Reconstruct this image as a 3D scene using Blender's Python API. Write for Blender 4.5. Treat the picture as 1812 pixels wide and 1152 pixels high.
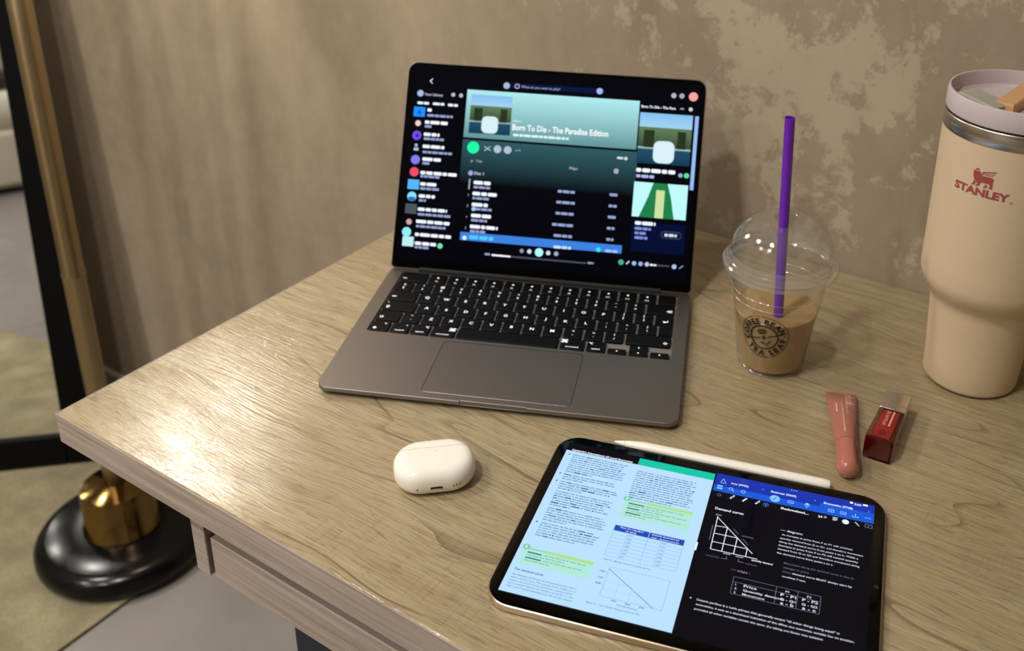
import bpy, bmesh, math, random
import numpy as np
from mathutils import Matrix, Vector

for o in list(bpy.data.objects):
    bpy.data.objects.remove(o)
scene = bpy.context.scene
COL = scene.collection
rnd = random.Random(7)
ZD = 0.74                                   # desk top above the floor
WALL_Y = 0.606                              # wall behind the desk
IMG_W, IMG_H = 1812, 1152

# ------------------------------------------------------------------ camera
F_PX, CX, CY = 1845.195, 1021.88, 315.96
CAM = np.array([0.7270, -0.3597, 0.5225 + ZD])
CR = np.array([0.8384, 0.5447, 0.0196]); CU = np.array([-0.2342, 0.3275, 0.9154]); CF = np.array([-0.4921, 0.7721, -0.4022])
cam_data = bpy.data.cameras.new('camera')
cam = bpy.data.objects.new('camera', cam_data)
COL.objects.link(cam)
m = Matrix(((CR[0], CU[0], -CF[0], CAM[0]), (CR[1], CU[1], -CF[1], CAM[1]), (CR[2], CU[2], -CF[2], CAM[2]), (0, 0, 0, 1)))
rot = m.to_3x3().to_quaternion().to_matrix().to_4x4()
cam.matrix_world = Matrix.Translation(Vector(CAM)) @ rot
cam_data.sensor_fit = 'HORIZONTAL'
cam_data.sensor_width = 36.0
cam_data.lens = F_PX / IMG_W * 36.0
cam_data.shift_x = -(CX - IMG_W / 2) / IMG_W
cam_data.shift_y = -(IMG_H / 2 - CY) / IMG_W
cam_data.clip_start = 0.02
cam_data.dof.use_dof = True
cam_data.dof.focus_distance = 0.77
cam_data.dof.aperture_fstop = 7.5
scene.camera = cam

# ------------------------------------------------------------------ light and exposure
world = bpy.data.worlds.new('world')
scene.world = world
world.use_nodes = True
world.node_tree.nodes['Background'].inputs[0].default_value = (0.9, 0.95, 1.0, 1)
world.node_tree.nodes['Background'].inputs[1].default_value = 0.02
scene.view_settings.view_transform = 'Standard'
scene.view_settings.look = 'None'
scene.view_settings.exposure = 0.15
scene.view_settings.gamma = 1.0
scene.view_settings.use_curve_mapping = False
scene.cycles.max_bounces = 9
scene.cycles.diffuse_bounces = 3
scene.cycles.glossy_bounces = 4
scene.cycles.caustics_reflective = False
DOWNLIGHT_W = 16.0
ADDED_GLOBE_GLOW = 40.0
WARM = (1.0, 0.96, 0.90)


# ------------------------------------------------------------------ helpers: colour, materials
def lin(c):
    if isinstance(c, str):
        c = tuple(int(c[i:i + 2], 16) for i in (0, 2, 4))
    r = []
    for v in c[:3]:
        v = v / 255.0
        r.append(v / 12.92 if v <= 0.04045 else ((v + 0.055) / 1.055) ** 2.4)
    return (*r, 1.0)


def mat(name, col, rough=0.5, metal=0.0, spec=0.5, emit=None, estr=0.0, trans=0.0, ior=1.45, coat=0.0, noise=0.0, nscale=60.0, alpha=1.0, sss=0.0):
    mt = bpy.data.materials.new(name)
    mt.use_nodes = True
    nt = mt.node_tree
    b = nt.nodes['Principled BSDF']
    b.inputs['Base Color'].default_value = lin(col)
    b.inputs['Roughness'].default_value = rough
    b.inputs['Metallic'].default_value = metal
    b.inputs['Specular IOR Level'].default_value = spec
    b.inputs['Transmission Weight'].default_value = trans
    b.inputs['IOR'].default_value = ior
    b.inputs['Coat Weight'].default_value = coat
    b.inputs['Alpha'].default_value = alpha
    if sss:
        b.inputs['Subsurface Weight'].default_value = sss
        b.inputs['Subsurface Scale'].default_value = 0.004
    if emit:
        b.inputs['Emission Color'].default_value = lin(emit)
        b.inputs['Emission Strength'].default_value = estr
    # fine procedural variation in roughness / relief
    tc = nt.nodes.new('ShaderNodeTexCoord')
    nz = nt.nodes.new('ShaderNodeTexNoise')
    nz.inputs['Scale'].default_value = nscale
    nz.inputs['Detail'].default_value = 4
    nt.links.new(tc.outputs['Object'], nz.inputs['Vector'])
    mr = nt.nodes.new('ShaderNodeMapRange')
    mr.inputs['To Min'].default_value = max(0.0, rough - 0.04)
    mr.inputs['To Max'].default_value = min(1.0, rough + 0.04)
    nt.links.new(nz.outputs['Fac'], mr.inputs['Value'])
    nt.links.new(mr.outputs['Result'], b.inputs['Roughness'])
    if noise:
        bp = nt.nodes.new('ShaderNodeBump')
        bp.inputs['Strength'].default_value = noise
        bp.inputs['Distance'].default_value = 0.0004
        nt.links.new(nz.outputs['Fac'], bp.inputs['Height'])
        nt.links.new(bp.outputs['Normal'], b.inputs['Normal'])
    return mt


class NT:
    """short-hand for building a node tree"""
    def __init__(self, name):
        self.m = bpy.data.materials.new(name); self.m.use_nodes = True
        self.t = self.m.node_tree; self.b = self.t.nodes['Principled BSDF']

    def n(self, kind, **kw):
        nd = self.t.nodes.new('ShaderNode' + kind)
        for k, v in kw.items():
            setattr(nd, k, v)
        return nd

    def put(self, sock, v):
        if hasattr(v, 'is_output'):
            self.t.links.new(v, sock)
        else:
            sock.default_value = v

    def math(self, op, a, b=0.0, c=0.0, clamp=False):
        nd = self.n('Math', operation=op, use_clamp=clamp)
        for i, v in enumerate((a, b, c)):
            self.put(nd.inputs[i], v)
        return nd.outputs[0]

    def coords(self, sx=1, sy=1, sz=1, kind='Object'):
        tc = self.n('TexCoord'); mp = self.n('Mapping')
        self.t.links.new(tc.outputs[kind], mp.inputs['Vector'])
        mp.inputs['Scale'].default_value = (sx, sy, sz)
        return mp.outputs['Vector']

    def noise(self, vec, scale=1.0, detail=4.0, rough=0.55, dist=0.0):
        nd = self.n('TexNoise')
        self.t.links.new(vec, nd.inputs['Vector'])
        nd.inputs['Scale'].default_value = scale; nd.inputs['Detail'].default_value = detail
        nd.inputs['Roughness'].default_value = rough; nd.inputs['Distortion'].default_value = dist
        return nd.outputs['Fac']

    def rng(self, v, a, b, c=0.0, d=1.0, smooth=False):
        nd = self.n('MapRange')
        if smooth:
            nd.interpolation_type = 'SMOOTHSTEP'
        self.put(nd.inputs['Value'], v)
        for k, x in zip(('From Min', 'From Max', 'To Min', 'To Max'), (a, b, c, d)):
            nd.inputs[k].default_value = x
        return nd.outputs['Result']

    def mix(self, f, a, b, blend='MIX'):
        nd = self.n('Mix', data_type='RGBA', blend_type=blend)
        self.put(nd.inputs[0], f); self.put(nd.inputs[6], a); self.put(nd.inputs[7], b)
        return nd.outputs[2]

    def bump(self, h, strength, dist):
        nd = self.n('Bump')
        nd.inputs['Strength'].default_value = strength; nd.inputs['Distance'].default_value = dist
        self.t.links.new(h, nd.inputs['Height'])
        self.t.links.new(nd.outputs['Normal'], self.b.inputs['Normal'])


def wood_top():
    k = NT('oak_laminate')
    tc = k.n('TexCoord'); sep = k.n('SeparateXYZ')
    k.t.links.new(tc.outputs['Object'], sep.inputs[0])
    warp = k.noise(k.coords(2.6, 7.0, 1), 1.0, 3.0)
    yy = k.math('ADD', sep.outputs['Y'], k.math('MULTIPLY', k.math('SUBTRACT', warp, 0.5), 0.055))
    cmb = k.n('CombineXYZ')
    k.t.links.new(sep.outputs['X'], cmb.inputs['X']); k.t.links.new(yy, cmb.inputs['Y'])

    def sc(x, y):
        mp = k.n('Mapping'); k.t.links.new(cmb.outputs[0], mp.inputs['Vector'])
        mp.inputs['Scale'].default_value = (x, y, 1); return mp.outputs['Vector']
    rings = k.noise(sc(1.5, 9.0), 1.0, 2.0, 0.4)
    fr = k.math('FRACT', k.math('MULTIPLY', rings, 15.0))
    line = k.rng(fr, 0.0, 0.11, 1.0, 0.0)
    linemask = k.rng(k.noise(sc(5, 26), 1.0, 3.0), 0.42, 0.58)
    line = k.math('MULTIPLY', line, linemask)
    streak = k.noise(sc(7, 160), 1.0, 6.0, 0.65)
    fine = k.noise(sc(34, 620), 1.0, 4.0, 0.6)
    pores = k.rng(k.noise(sc(60, 520), 1.0, 2.0, 0.5), 0.60, 0.70)
    broad = k.noise(sc(1.4, 6), 1.0, 3.0, 0.5)
    saw = k.rng(k.noise(k.coords(420, 22, 1), 1.0, 2.0, 0.5), 0.57, 0.68)
    sawmask = k.rng(k.noise(k.coords(6, 9, 1), 1.0, 2.0), 0.50, 0.66)
    saw = k.math('MULTIPLY', saw, sawmask)
    c = k.mix(k.rng(broad, 0.3, 0.7), lin('9F9070'), lin('B7A887'))
    c = k.mix(k.rng(streak, 0.36, 0.66), k.mix(0.62, c, lin('86704C')), c)
    c = k.mix(k.math('MULTIPLY', k.rng(fine, 0.49, 0.66), 0.58), c, lin('77603F'))
    c = k.mix(k.math('MULTIPLY', pores, 0.45), c, lin('6A5336'))
    c = k.mix(k.math('MULTIPLY', line, 0.75), c, lin('5D472C'))
    c = k.mix(k.math('MULTIPLY', saw, 0.16), c, lin('6A5337'))
    k.put(k.b.inputs['Base Color'], c)
    h = k.math('SUBTRACT', k.math('ADD', k.math('MULTIPLY', streak, 0.8), k.math('MULTIPLY', fine, 0.9)), k.math('ADD', line, k.math('MULTIPLY', k.math('ADD', pores, k.math('MULTIPLY', saw, 0.4)), 0.5)))
    k.bump(h, 0.8, 0.0009)
    k.put(k.b.inputs['Roughness'], k.rng(streak, 0.3, 0.7, 0.46, 0.28))
    k.b.inputs['Specular IOR Level'].default_value = 0.5
    k.b.inputs['Coat Weight'].default_value = 0.9
    k.b.inputs['Coat IOR'].default_value = 1.75
    k.b.inputs['Coat Roughness'].default_value = 0.09
    cb = k.n('Bump'); cb.inputs['Strength'].default_value = 0.55; cb.inputs['Distance'].default_value = 0.0006
    k.t.links.new(k.math('ADD', k.math('MULTIPLY', streak, 0.9), k.math('MULTIPLY', fine, 0.9)), cb.inputs['Height']); k.t.links.new(cb.outputs['Normal'], k.b.inputs['Coat Normal'])
    return k.m


def wood_edge():
    k = NT('grey_oak_edge_band')
    v = k.coords(5, 5, 190)
    s = k.noise(v, 1.0, 5.0, 0.65)
    f = k.noise(k.coords(10, 10, 620), 1.0, 3.0)
    c = k.mix(k.rng(s, 0.33, 0.68), lin('8C7D72'), lin('B6A79E'))
    c = k.mix(k.math('MULTIPLY', k.rng(f, 0.55, 0.72), 0.5), c, lin('6C5E55'))
    k.put(k.b.inputs['Base Color'], c)
    k.bump(s, 0.25, 0.0005)
    k.b.inputs['Roughness'].default_value = 0.5
    return k.m


def wall_plaster():
    k = NT('mottled_plaster_wallpaper')
    tc = k.n('TexCoord'); sep = k.n('SeparateXYZ')
    k.t.links.new(tc.outputs['Object'], sep.inputs[0])
    big = k.noise(k.coords(2.2, 2.2, 1.3), 1.0, 4.0)
    mid = k.noise(k.coords(9, 9, 4.5), 1.0, 5.0, 0.6)
    fine = k.noise(k.coords(60, 60, 45), 1.0, 5.0, 0.65)
    pat = k.noise(k.coords(17, 17, 15), 1.0, 12.0, 0.74, 0.15)
    zone = k.noise(k.coords(4.2, 4.2, 3.2), 1.0, 3.0)
    right = k.rng(sep.outputs['X'], -0.15, 0.45, 0.0, 0.05, smooth=True)
    patch = k.rng(k.math('ADD', k.math('ADD', pat, right), k.math('MULTIPLY', k.math('SUBTRACT', zone, 0.5), 0.24)), 0.565, 0.625, smooth=True)
    patch = k.math('MULTIPLY', patch, k.rng(sep.outputs['X'], -0.25, 0.25, 0.12, 1.0, smooth=True))
    c = k.mix(k.rng(big, 0.32, 0.68), lin('92836F'), lin('A69581'))
    c = k.mix(k.math('MULTIPLY', k.rng(mid, 0.35, 0.68), 0.55), c, lin('786D58'))
    c = k.mix(k.math('MULTIPLY', k.rng(fine, 0.4, 0.7), 0.28), c, lin('AB9B86'))
    c = k.mix(k.math('MULTIPLY', patch, 0.5), c, lin('C4B69D'))
    k.put(k.b.inputs['Base Color'], c)
    k.bump(k.math('ADD', k.math('MULTIPLY', patch, 0.6), k.math('MULTIPLY', fine, 0.5)), 0.2, 0.001)
    k.b.inputs['Roughness'].default_value = 0.72
    k.b.inputs['Specular IOR Level'].default_value = 0.3
    return k.m


def rug_mat():
    k = NT('speckled_beige_pile')
    a = k.noise(k.coords(9, 9, 9), 1.0, 5.0, 0.6)
    f = k.noise(k.coords(160, 160, 160), 1.0, 3.0)
    c = k.mix(k.rng(a, 0.35, 0.66), lin('867C61'), lin('AAA080'))
    c = k.mix(k.math('MULTIPLY', k.rng(f, 0.5, 0.7), 0.4), c, lin('746A50'))
    k.put(k.b.inputs['Base Color'], c)
    k.bump(f, 0.5, 0.002)
    k.b.inputs['Roughness'].default_value = 0.9
    return k.m


def tile_mat():
    k = NT('pale_grey_porcelain')
    a = k.noise(k.coords(3, 3, 3), 1.0, 5.0, 0.6, 0.6)
    c = k.mix(k.rng(a, 0.35, 0.66), lin('7F7A76'), lin('908B86'))
    k.put(k.b.inputs['Base Color'], c)
    k.b.inputs['Roughness'].default_value = 0.32
    return k.m


def clear_plastic(name, tint=(1, 1, 1), rough=0.03, body=0.0, ior=1.6):
    """thin clear plastic: Fresnel reflection over straight transmission"""
    mt = bpy.data.materials.new(name); mt.use_nodes = True
    nt = mt.node_tree; nt.nodes.clear()
    out = nt.nodes.new('ShaderNodeOutputMaterial')
    tr = nt.nodes.new('ShaderNodeBsdfTransparent'); tr.inputs[0].default_value = (*tint, 1)
    gl = nt.nodes.new('ShaderNodeBsdfGlossy'); gl.inputs['Roughness'].default_value = rough
    df = nt.nodes.new('ShaderNodeBsdfDiffuse'); df.inputs[0].default_value = (0.8, 0.8, 0.78, 1)
    nz = nt.nodes.new('ShaderNodeTexNoise'); nz.inputs['Scale'].default_value = 90
    bp = nt.nodes.new('ShaderNodeBump'); bp.inputs['Strength'].default_value = 0.06; bp.inputs['Distance'].default_value = 0.001
    nt.links.new(nz.outputs['Fac'], bp.inputs['Height']); nt.links.new(bp.outputs[0], gl.inputs['Normal'])
    fr = nt.nodes.new('ShaderNodeFresnel')
    ge = nt.nodes.new('ShaderNodeNewGeometry'); mi = nt.nodes.new('ShaderNodeMapRange')      # same thin-sheet reflection from both sides
    mi.inputs['To Min'].default_value = ior; mi.inputs['To Max'].default_value = 1 / ior
    nt.links.new(ge.outputs['Backfacing'], mi.inputs['Value']); nt.links.new(mi.outputs[0], fr.inputs['IOR'])
    m0 = nt.nodes.new('ShaderNodeMixShader'); m0.inputs[0].default_value = body
    m1 = nt.nodes.new('ShaderNodeMixShader')
    nt.links.new(tr.outputs[0], m0.inputs[1]); nt.links.new(df.outputs[0], m0.inputs[2])
    nt.links.new(fr.outputs[0], m1.inputs[0]); nt.links.new(m0.outputs[0], m1.inputs[1]); nt.links.new(gl.outputs[0], m1.inputs[2])
    nt.links.new(m1.outputs[0], out.inputs[0])
    return mt


def glow_mat():
    mt = bpy.data.materials.new('lit_display_pixels'); mt.use_nodes = True
    nt = mt.node_tree; nt.nodes.clear()
    out = nt.nodes.new('ShaderNodeOutputMaterial'); em = nt.nodes.new('ShaderNodeEmission')
    at = nt.nodes.new('ShaderNodeAttribute'); at.attribute_name = 'glow'
    gl = nt.nodes.new('ShaderNodeBsdfGlossy'); gl.inputs['Roughness'].default_value = 0.06
    gl.inputs[0].default_value = (0.012, 0.012, 0.012, 1)
    ad = nt.nodes.new('ShaderNodeAddShader')
    nt.links.new(at.outputs['Color'], em.inputs[0])
    nt.links.new(em.outputs[0], ad.inputs[0]); nt.links.new(gl.outputs[0], ad.inputs[1])
    nt.links.new(ad.outputs[0], out.inputs[0])
    return mt


# ------------------------------------------------------------------ helpers: objects and meshes
def tag(o, label=None, cat=None, group=None, kind=None):
    if label: o['label'] = label
    if cat: o['category'] = cat
    if group: o['group'] = group
    if kind: o['kind'] = kind
    return o


def empty(name, loc, rz=0.0, label=None, cat=None, group=None, rot=None):
    o = bpy.data.objects.new(name, None)
    COL.objects.link(o)
    o.empty_display_size = 0.02
    o.location = loc
    o.rotation_euler = rot if rot else (0, 0, rz)
    return tag(o, label, cat, group)


def link(name, me, mt, parent=None):
    o = bpy.data.objects.new(name, me)
    COL.objects.link(o)
    if mt is not None and not me.materials:
        me.materials.append(mt)
    if parent is not None:
        o.parent = parent
    return o


def rr(x0, y0, x1, y1, r, n=6):
    """rounded rectangle, counter-clockwise"""
    pts = []
    for cx, cy, a0 in ((x1 - r, y0 + r, -90), (x1 - r, y1 - r, 0), (x0 + r, y1 - r, 90), (x0 + r, y0 + r, 180)):
        for i in range(n + 1):
            a = math.radians(a0 + 90 * i / n)
            pts.append((cx + r * math.cos(a), cy + r * math.sin(a)))
    return pts


class G:
    def __init__(self):
        self.v = []; self.f = []

    def add(self, vs, fs):
        b = len(self.v)
        self.v += [tuple(p) for p in vs]
        self.f += [tuple(b + i for i in f) for f in fs]
        return self

    def box(self, x0, y0, z0, x1, y1, z1, bev=0.0):
        if bev <= 0:
            vs = [(x, y, z) for z in (z0, z1) for x, y in ((x0, y0), (x1, y0), (x1, y1), (x0, y1))]
            return self.add(vs, [(3, 2, 1, 0), (4, 5, 6, 7), (0, 1, 5, 4), (1, 2, 6, 5), (2, 3, 7, 6), (3, 0, 4, 7)])
        b = bev
        rings = []
        for ins, z in ((b, z0), (0, z0 + b), (0, z1 - b), (b, z1)):
            rings.append([(x, y, z) for x, y in rr(x0 + ins, y0 + ins, x1 - ins, y1 - ins, max(b - ins, 1e-5) if ins else b, 2)])
        return self.loft(rings)

    def loft(self, rings, cap0=True, cap1=True, closed=True):
        n = len(rings[0]); vs = [p for r in rings for p in r]; fs = []
        for k in range(len(rings) - 1):
            for i in range(n if closed else n - 1):
                j = (i + 1) % n
                fs.append((k * n + i, k * n + j, (k + 1) * n + j, (k + 1) * n + i))
        if cap0: fs.append(tuple(range(n - 1, -1, -1)))
        if cap1: fs.append(tuple((len(rings) - 1) * n + i for i in range(n)))
        return self.add(vs, fs)

    def slab(self, x0, y0, x1, y1, r, layers, n=6):
        """layers: (inset, z) from bottom to top"""
        return self.loft([[(x, y, z) for x, y in rr(x0 + i, y0 + i, x1 - i, y1 - i, max(r - i, 1e-5), n)] for i, z in layers])

    def lathe(self, prof, seg=48, cx=0.0, cy=0.0, cap0=False, cap1=False):
        return self.loft([[(cx + r * math.cos(2 * math.pi * i / seg), cy + r * math.sin(2 * math.pi * i / seg), z) for i in range(seg)] for r, z in prof], cap0, cap1)

    def tube(self, pts, rad, seg=12, caps=True):
        pts = [Vector(p) for p in pts]
        rad = rad if hasattr(rad, '__len__') else [rad] * len(pts)
        rings = []; up = Vector((0.137, 0.31, 0.94))
        for i, p in enumerate(pts):
            d = (pts[min(i + 1, len(pts) - 1)] - pts[max(i - 1, 0)]).normalized()
            a = d.cross(up)
            if a.length < 1e-3: a = d.cross(Vector((1, 0, 0)))
            a.normalize(); b = d.cross(a)
            rings.append([tuple(p + rad[i] * (math.cos(t) * a + math.sin(t) * b)) for t in (2 * math.pi * q / seg for q in range(seg))])
            up = b.cross(d) if False else up
        return self.loft(rings, caps, caps)

    def build(self, name, mt, parent=None, smooth=None, fix=True):
        me = bpy.data.meshes.new(name)
        me.from_pydata(self.v, [], self.f)
        if fix:
            bm = bmesh.new(); bm.from_mesh(me)
            bmesh.ops.recalc_face_normals(bm, faces=bm.faces)
            bm.to_mesh(me); bm.free()
        if smooth is not None:
            me.polygons.foreach_set('use_smooth', [True] * len(me.polygons))
            me.set_sharp_from_angle(angle=math.radians(smooth))
        me.update()
        return link(name, me, mt, parent)


def plate(loops, z, up=True):
    """flat face bounded by loops (first outer, rest holes) -> verts, faces"""
    bm = bmesh.new()
    for lp in loops:
        vs = [bm.verts.new((x, y, z)) for x, y in lp]
        for i in range(len(vs)):
            bm.edges.new((vs[i], vs[(i + 1) % len(vs)]))
    bmesh.ops.triangle_fill(bm, edges=bm.edges[:], use_beauty=True)
    bm.normal_update()
    bm.verts.index_update()
    V = [tuple(v.co) for v in bm.verts]
    Fc = []
    for f in bm.faces:
        ids = [v.index for v in f.verts]
        if (f.normal.z > 0) != up: ids.reverse()
        Fc.append(ids)
    bm.free()
    return V, Fc


_font_obj = None
_tcache = {}


def text2d(s, bold=0.0, spacing=1.0):
    """flat lettering of size 1: (verts2d, faces, width, ymin, ymax)"""
    global _font_obj
    key = (s, bold, spacing)
    if key in _tcache: return _tcache[key]
    if _font_obj is None:
        cu = bpy.data.curves.new('lettering', 'FONT')
        _font_obj = bpy.data.objects.new('lettering', cu)
        COL.objects.link(_font_obj)
    cu = _font_obj.data
    cu.body = s; cu.size = 1.0; cu.resolution_u = 2; cu.offset = bold; cu.space_character = spacing
    dg = bpy.context.evaluated_depsgraph_get(); dg.update()
    me = bpy.data.meshes.new_from_object(_font_obj.evaluated_get(dg))
    V = [(v.co.x, v.co.y) for v in me.vertices]; Fc = [tuple(p.vertices) for p in me.polygons]
    bpy.data.meshes.remove(me)
    if V:
        xs = [p[0] for p in V]; ys = [p[1] for p in V]
        x0 = min(xs)
        V = [(x - x0, y) for x, y in V]
        r = (V, Fc, max(xs) - x0, min(ys), max(ys))
    else:
        r = ([], [], 1.0, 0, 1)
    _tcache[key] = r
    return r


def drop_font():
    global _font_obj
    if _font_obj:
        cu = _font_obj.data
        bpy.data.objects.remove(_font_obj); bpy.data.curves.remove(cu); _font_obj = None


def homography(px, uv):
    A = []
    for (x, y), (u, v) in zip(px, uv):
        A.append([x, y, 1, 0, 0, 0, -u * x, -u * y, -u]); A.append([0, 0, 0, x, y, 1, -v * x, -v * y, -v])
    h = np.linalg.svd(np.array(A, float))[2][-1].reshape(3, 3)
    def f(x, y):
        q = h @ np.array([x, y, 1.0]); return q[0] / q[2], q[1] / q[2]
    return f


GLOW = glow_mat()


class UI:
    """flat display content laid out in the plane of a screen; to3d(u, v, layer) gives the point"""
    def __init__(self, H, to3d, parent):
        self.H = H; self.to3d = to3d; self.parent = parent; self.g = {}; self.n = 0; self.joined = {'textbook_print', 'textbook_page', 'notes_toolbar'}

    def _put(self, name, V, Fc, cols, layer):
        if name not in self.joined and '#' not in name:
            self.n += 1; name = f'{name}#{self.n}'
        g = self.g.setdefault(name, ([], [], []))
        b = len(g[0])
        g[0].extend(self.to3d(u, v, layer) for u, v in V)
        g[1].extend(tuple(b + i for i in f) for f in Fc)
        g[2].extend([cols[i] for i in f] if isinstance(cols, list) else [cols] * len(f) for f in Fc)

    def uvrect(self, u0, v0, u1, v1, col, name, layer=1, col2=None):
        c = lin(col)
        cols = [lin(col2), lin(col2), c, c] if col2 else c
        self._put(name, [(u0, v0), (u1, v0), (u1, v1), (u0, v1)], [(0, 1, 2, 3)], cols, layer)

    def rect(self, x0, y0, x1, y1, col, name, layer=1, col2=None):
        """top-left and bottom-right corner in photo pixels; col2 = colour at the bottom"""
        u0, v1 = self.H(x0, y0); u1, v0 = self.H(x1, y1)
        self.uvrect(u0, v0, u1, v1, col, name, layer, col2)

    def rrect(self, x0, y0, x1, y1, r, col, name, layer=1):
        u0, v1 = self.H(x0, y0); u1, v0 = self.H(x1, y1)
        p = rr(u0, v0, u1, v1, min(r, abs(v1 - v0) / 2.01), 4)
        self._put(name, p, [tuple(range(len(p)))], lin(col), layer)

    def bar(self, x0, y0, x1, h, col, name, layer=3):
        """line of unreadable lettering: word-long bars h metres tall centred on the row"""
        u0, v = self.H(x0, y0); u1, _ = self.H(x1, y0)
        u1 = max(u1, u0 + 0.001)
        u = u0; r = random.Random(int(x0 * 31 + y0 * 17)); self.n += 1; name = f'{name}#{self.n}'; h *= 0.86
        while u < u1:
            w = min(u1 - u, h * r.uniform(1.2, 3.2))
            if w < h * 0.4: break
            p = rr(u, v - h / 2, u + w, v + h / 2, h * 0.3, 2)
            self._put(name, p, [tuple(range(len(p)))], lin(col), layer)
            u += w + h * 0.22

    def disc(self, x, y, r, col, name, layer=3, seg=20):
        u, v = self.H(x, y)
        p = [(u + r * math.cos(2 * math.pi * i / seg), v + r * math.sin(2 * math.pi * i / seg)) for i in range(seg)]
        self._put(name, p, [tuple(range(seg))], lin(col), layer)

    def ring(self, x, y, r, w, col, name, layer=3, seg=20):
        u, v = self.H(x, y)
        p = [(u + q * math.cos(2 * math.pi * i / seg), v + q * math.sin(2 * math.pi * i / seg)) for q in (r - w, r) for i in range(seg)]
        self._put(name, p, [(i, (i + 1) % seg, seg + (i + 1) % seg, seg + i) for i in range(seg)], lin(col), layer)

    def line(self, a, b, w, col, name, layer=3):
        self.uvline(self.H(*a), self.H(*b), w, col, name, layer)

    def uvline(self, a, b, w, col, name, layer=3):
        a = np.array(a); b = np.array(b); d = (b - a) / (np.linalg.norm(b - a) + 1e-9); n = np.array([-d[1], d[0]]) * w / 2
        self._put(name, [tuple(a - n), tuple(b - n), tuple(b + n), tuple(a + n)], [(0, 1, 2, 3)], lin(col), layer)

    def text(self, s, x0, y0, x1, y1, col, name='screen_lettering', layer=4, bold=0.0, vs=1.0):
        """lettering between two photo points (middle of the row), fitted to that width"""
        u0, v0 = self.H(x0, y0); u1, v1 = self.H(x1, y1)
        V, Fc, w, ya, yb = text2d(s, bold)
        k = abs(u1 - u0) / w
        v0 = (v0 + v1) / 2
        self._put(name, [(u0 + x * k, v0 + (y - 0.36) * k * vs) for x, y in V], Fc, lin(col), layer)

    def uvtext(self, s, u, v, size, col, name='screen_lettering', layer=4, bold=0.0, width=None, vs=1.0):
        V, Fc, w, ya, yb = text2d(s, bold)
        k = width / w if width else size
        self._put(name, [(u + x * k, v + y * k * vs) for x, y in V], Fc, lin(col), layer)

    def build(self):
        for name, (V, Fc, C) in self.g.items():
            me = bpy.data.meshes.new(name)
            me.from_pydata(V, [], Fc)
            at = me.color_attributes.new('glow', 'FLOAT_COLOR', 'CORNER')
            flat = [c for f in C for c in f]
            at.data.foreach_set('color', [x for c in flat for x in c])
            o = link(name.split('#')[0], me, GLOW, self.parent)
            if name == 'textbook_print': o['kind'] = 'stuff'


def pixel_ray(x, y):
    d = CF + (x - CX) / F_PX * CR - (y - CY) / F_PX * CU
    return d / np.linalg.norm(d)


def on_plane(x, y, point, normal):
    d = pixel_ray(x, y); point = np.array(point); normal = np.array(normal)
    return CAM + d * (((point - CAM) @ normal) / (d @ normal))


def on_cone(x, y, cx, cy, r0, z0, r1, z1):
    """photo pixel -> (angle, height) on an upright cone standing at cx, cy"""
    d = pixel_ray(x, y); k = (r1 - r0) / (z1 - z0); o = CAM - np.array([cx, cy, 0]); a0 = r0 + k * (o[2] - z0)
    A = d[0] ** 2 + d[1] ** 2 - (k * d[2]) ** 2; B = 2 * (o[0] * d[0] + o[1] * d[1] - a0 * k * d[2]); C = o[0] ** 2 + o[1] ** 2 - a0 ** 2
    t = (-B - math.sqrt(max(B * B - 4 * A * C, 0))) / (2 * A); h = o + d * t
    return math.atan2(h[1], h[0]), h[2]
#@@END_HELPERS

# ================================================================== the room
M_WALL = wall_plaster(); M_EDGE = wood_edge(); M_TOP = wood_top()
M_PAINT = mat('warm_white_paint', 'D8CFC2', 0.8, noise=0.1)
M_CEIL = mat('ceiling_paint', 'E8E2D8', 0.85)
M_SKIRT = mat('pale_grey_skirting', 'A9A49B', 0.5)
M_GROUT = mat('dark_grout', '6F6A62', 0.9)
M_TILE = tile_mat()
RX0, RX1, RY0, RY1, RH = -1.75, 2.6, -3.9, WALL_Y, 2.7


def structure(name, g, mt, label, cat):
    return tag(g.build(name, mt), label, cat, kind='structure')


fl = structure('floor', G().box(RX0, RY0, -0.05, RX1, RY1, -0.002), M_GROUT, 'floor of large pale grey porcelain tiles under the desk', 'floor')
T = 0.60
tile_me = None
ix0 = math.floor((RX0 + 0.497) / T); iy0 = math.floor((RY0 - 0.12) / T)
for i in range(ix0, ix0 + 9):
    for j in range(iy0, iy0 + 9):
        x0 = max(-0.497 + i * T, RX0) + 0.0015; x1 = min(-0.497 + (i + 1) * T, RX1) - 0.0015
        y0 = max(0.12 + j * T, RY0) + 0.0015; y1 = min(0.12 + (j + 1) * T, RY1) - 0.0015
        if x1 - x0 < 0.02 or y1 - y0 < 0.02: continue
        if abs(x1 - x0 - T + 0.003) < 1e-6 and abs(y1 - y0 - T + 0.003) < 1e-6:
            if tile_me is None:
                t = G().box(0, 0, -0.008, x1 - x0, y1 - y0, 0.0, 0.001).build('tile', M_TILE, fl); tile_me = t.data
            else:
                t = link('tile', tile_me, M_TILE, fl)
            t.location = (x0, y0, 0)
        else:
            G().box(x0, y0, -0.008, x1, y1, 0.0, 0.001).build('tile', M_TILE, fl)
structure('wall_back', G().box(RX0 - 0.1, RY1, 0, RX1 + 0.1, RY1 + 0.1, RH), M_WALL, 'mottled brown plaster-look wall behind the desk', 'wall')
structure('wall_left', G().box(RX0 - 0.1, RY0, 0, RX0, RY1, RH), M_WALL, 'mottled brown side wall past the standing mirror', 'wall')
structure('wall_right', G().box(RX1, RY0, 0, RX1 + 0.1, RY1, RH), M_PAINT, 'plain painted side wall beyond the desk end', 'wall')
structure('wall_front', G().box(RX0 - 0.1, RY0 - 0.1, 0, RX1 + 0.1, RY0, RH), M_PAINT, 'plain painted wall behind the bed', 'wall')
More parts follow.
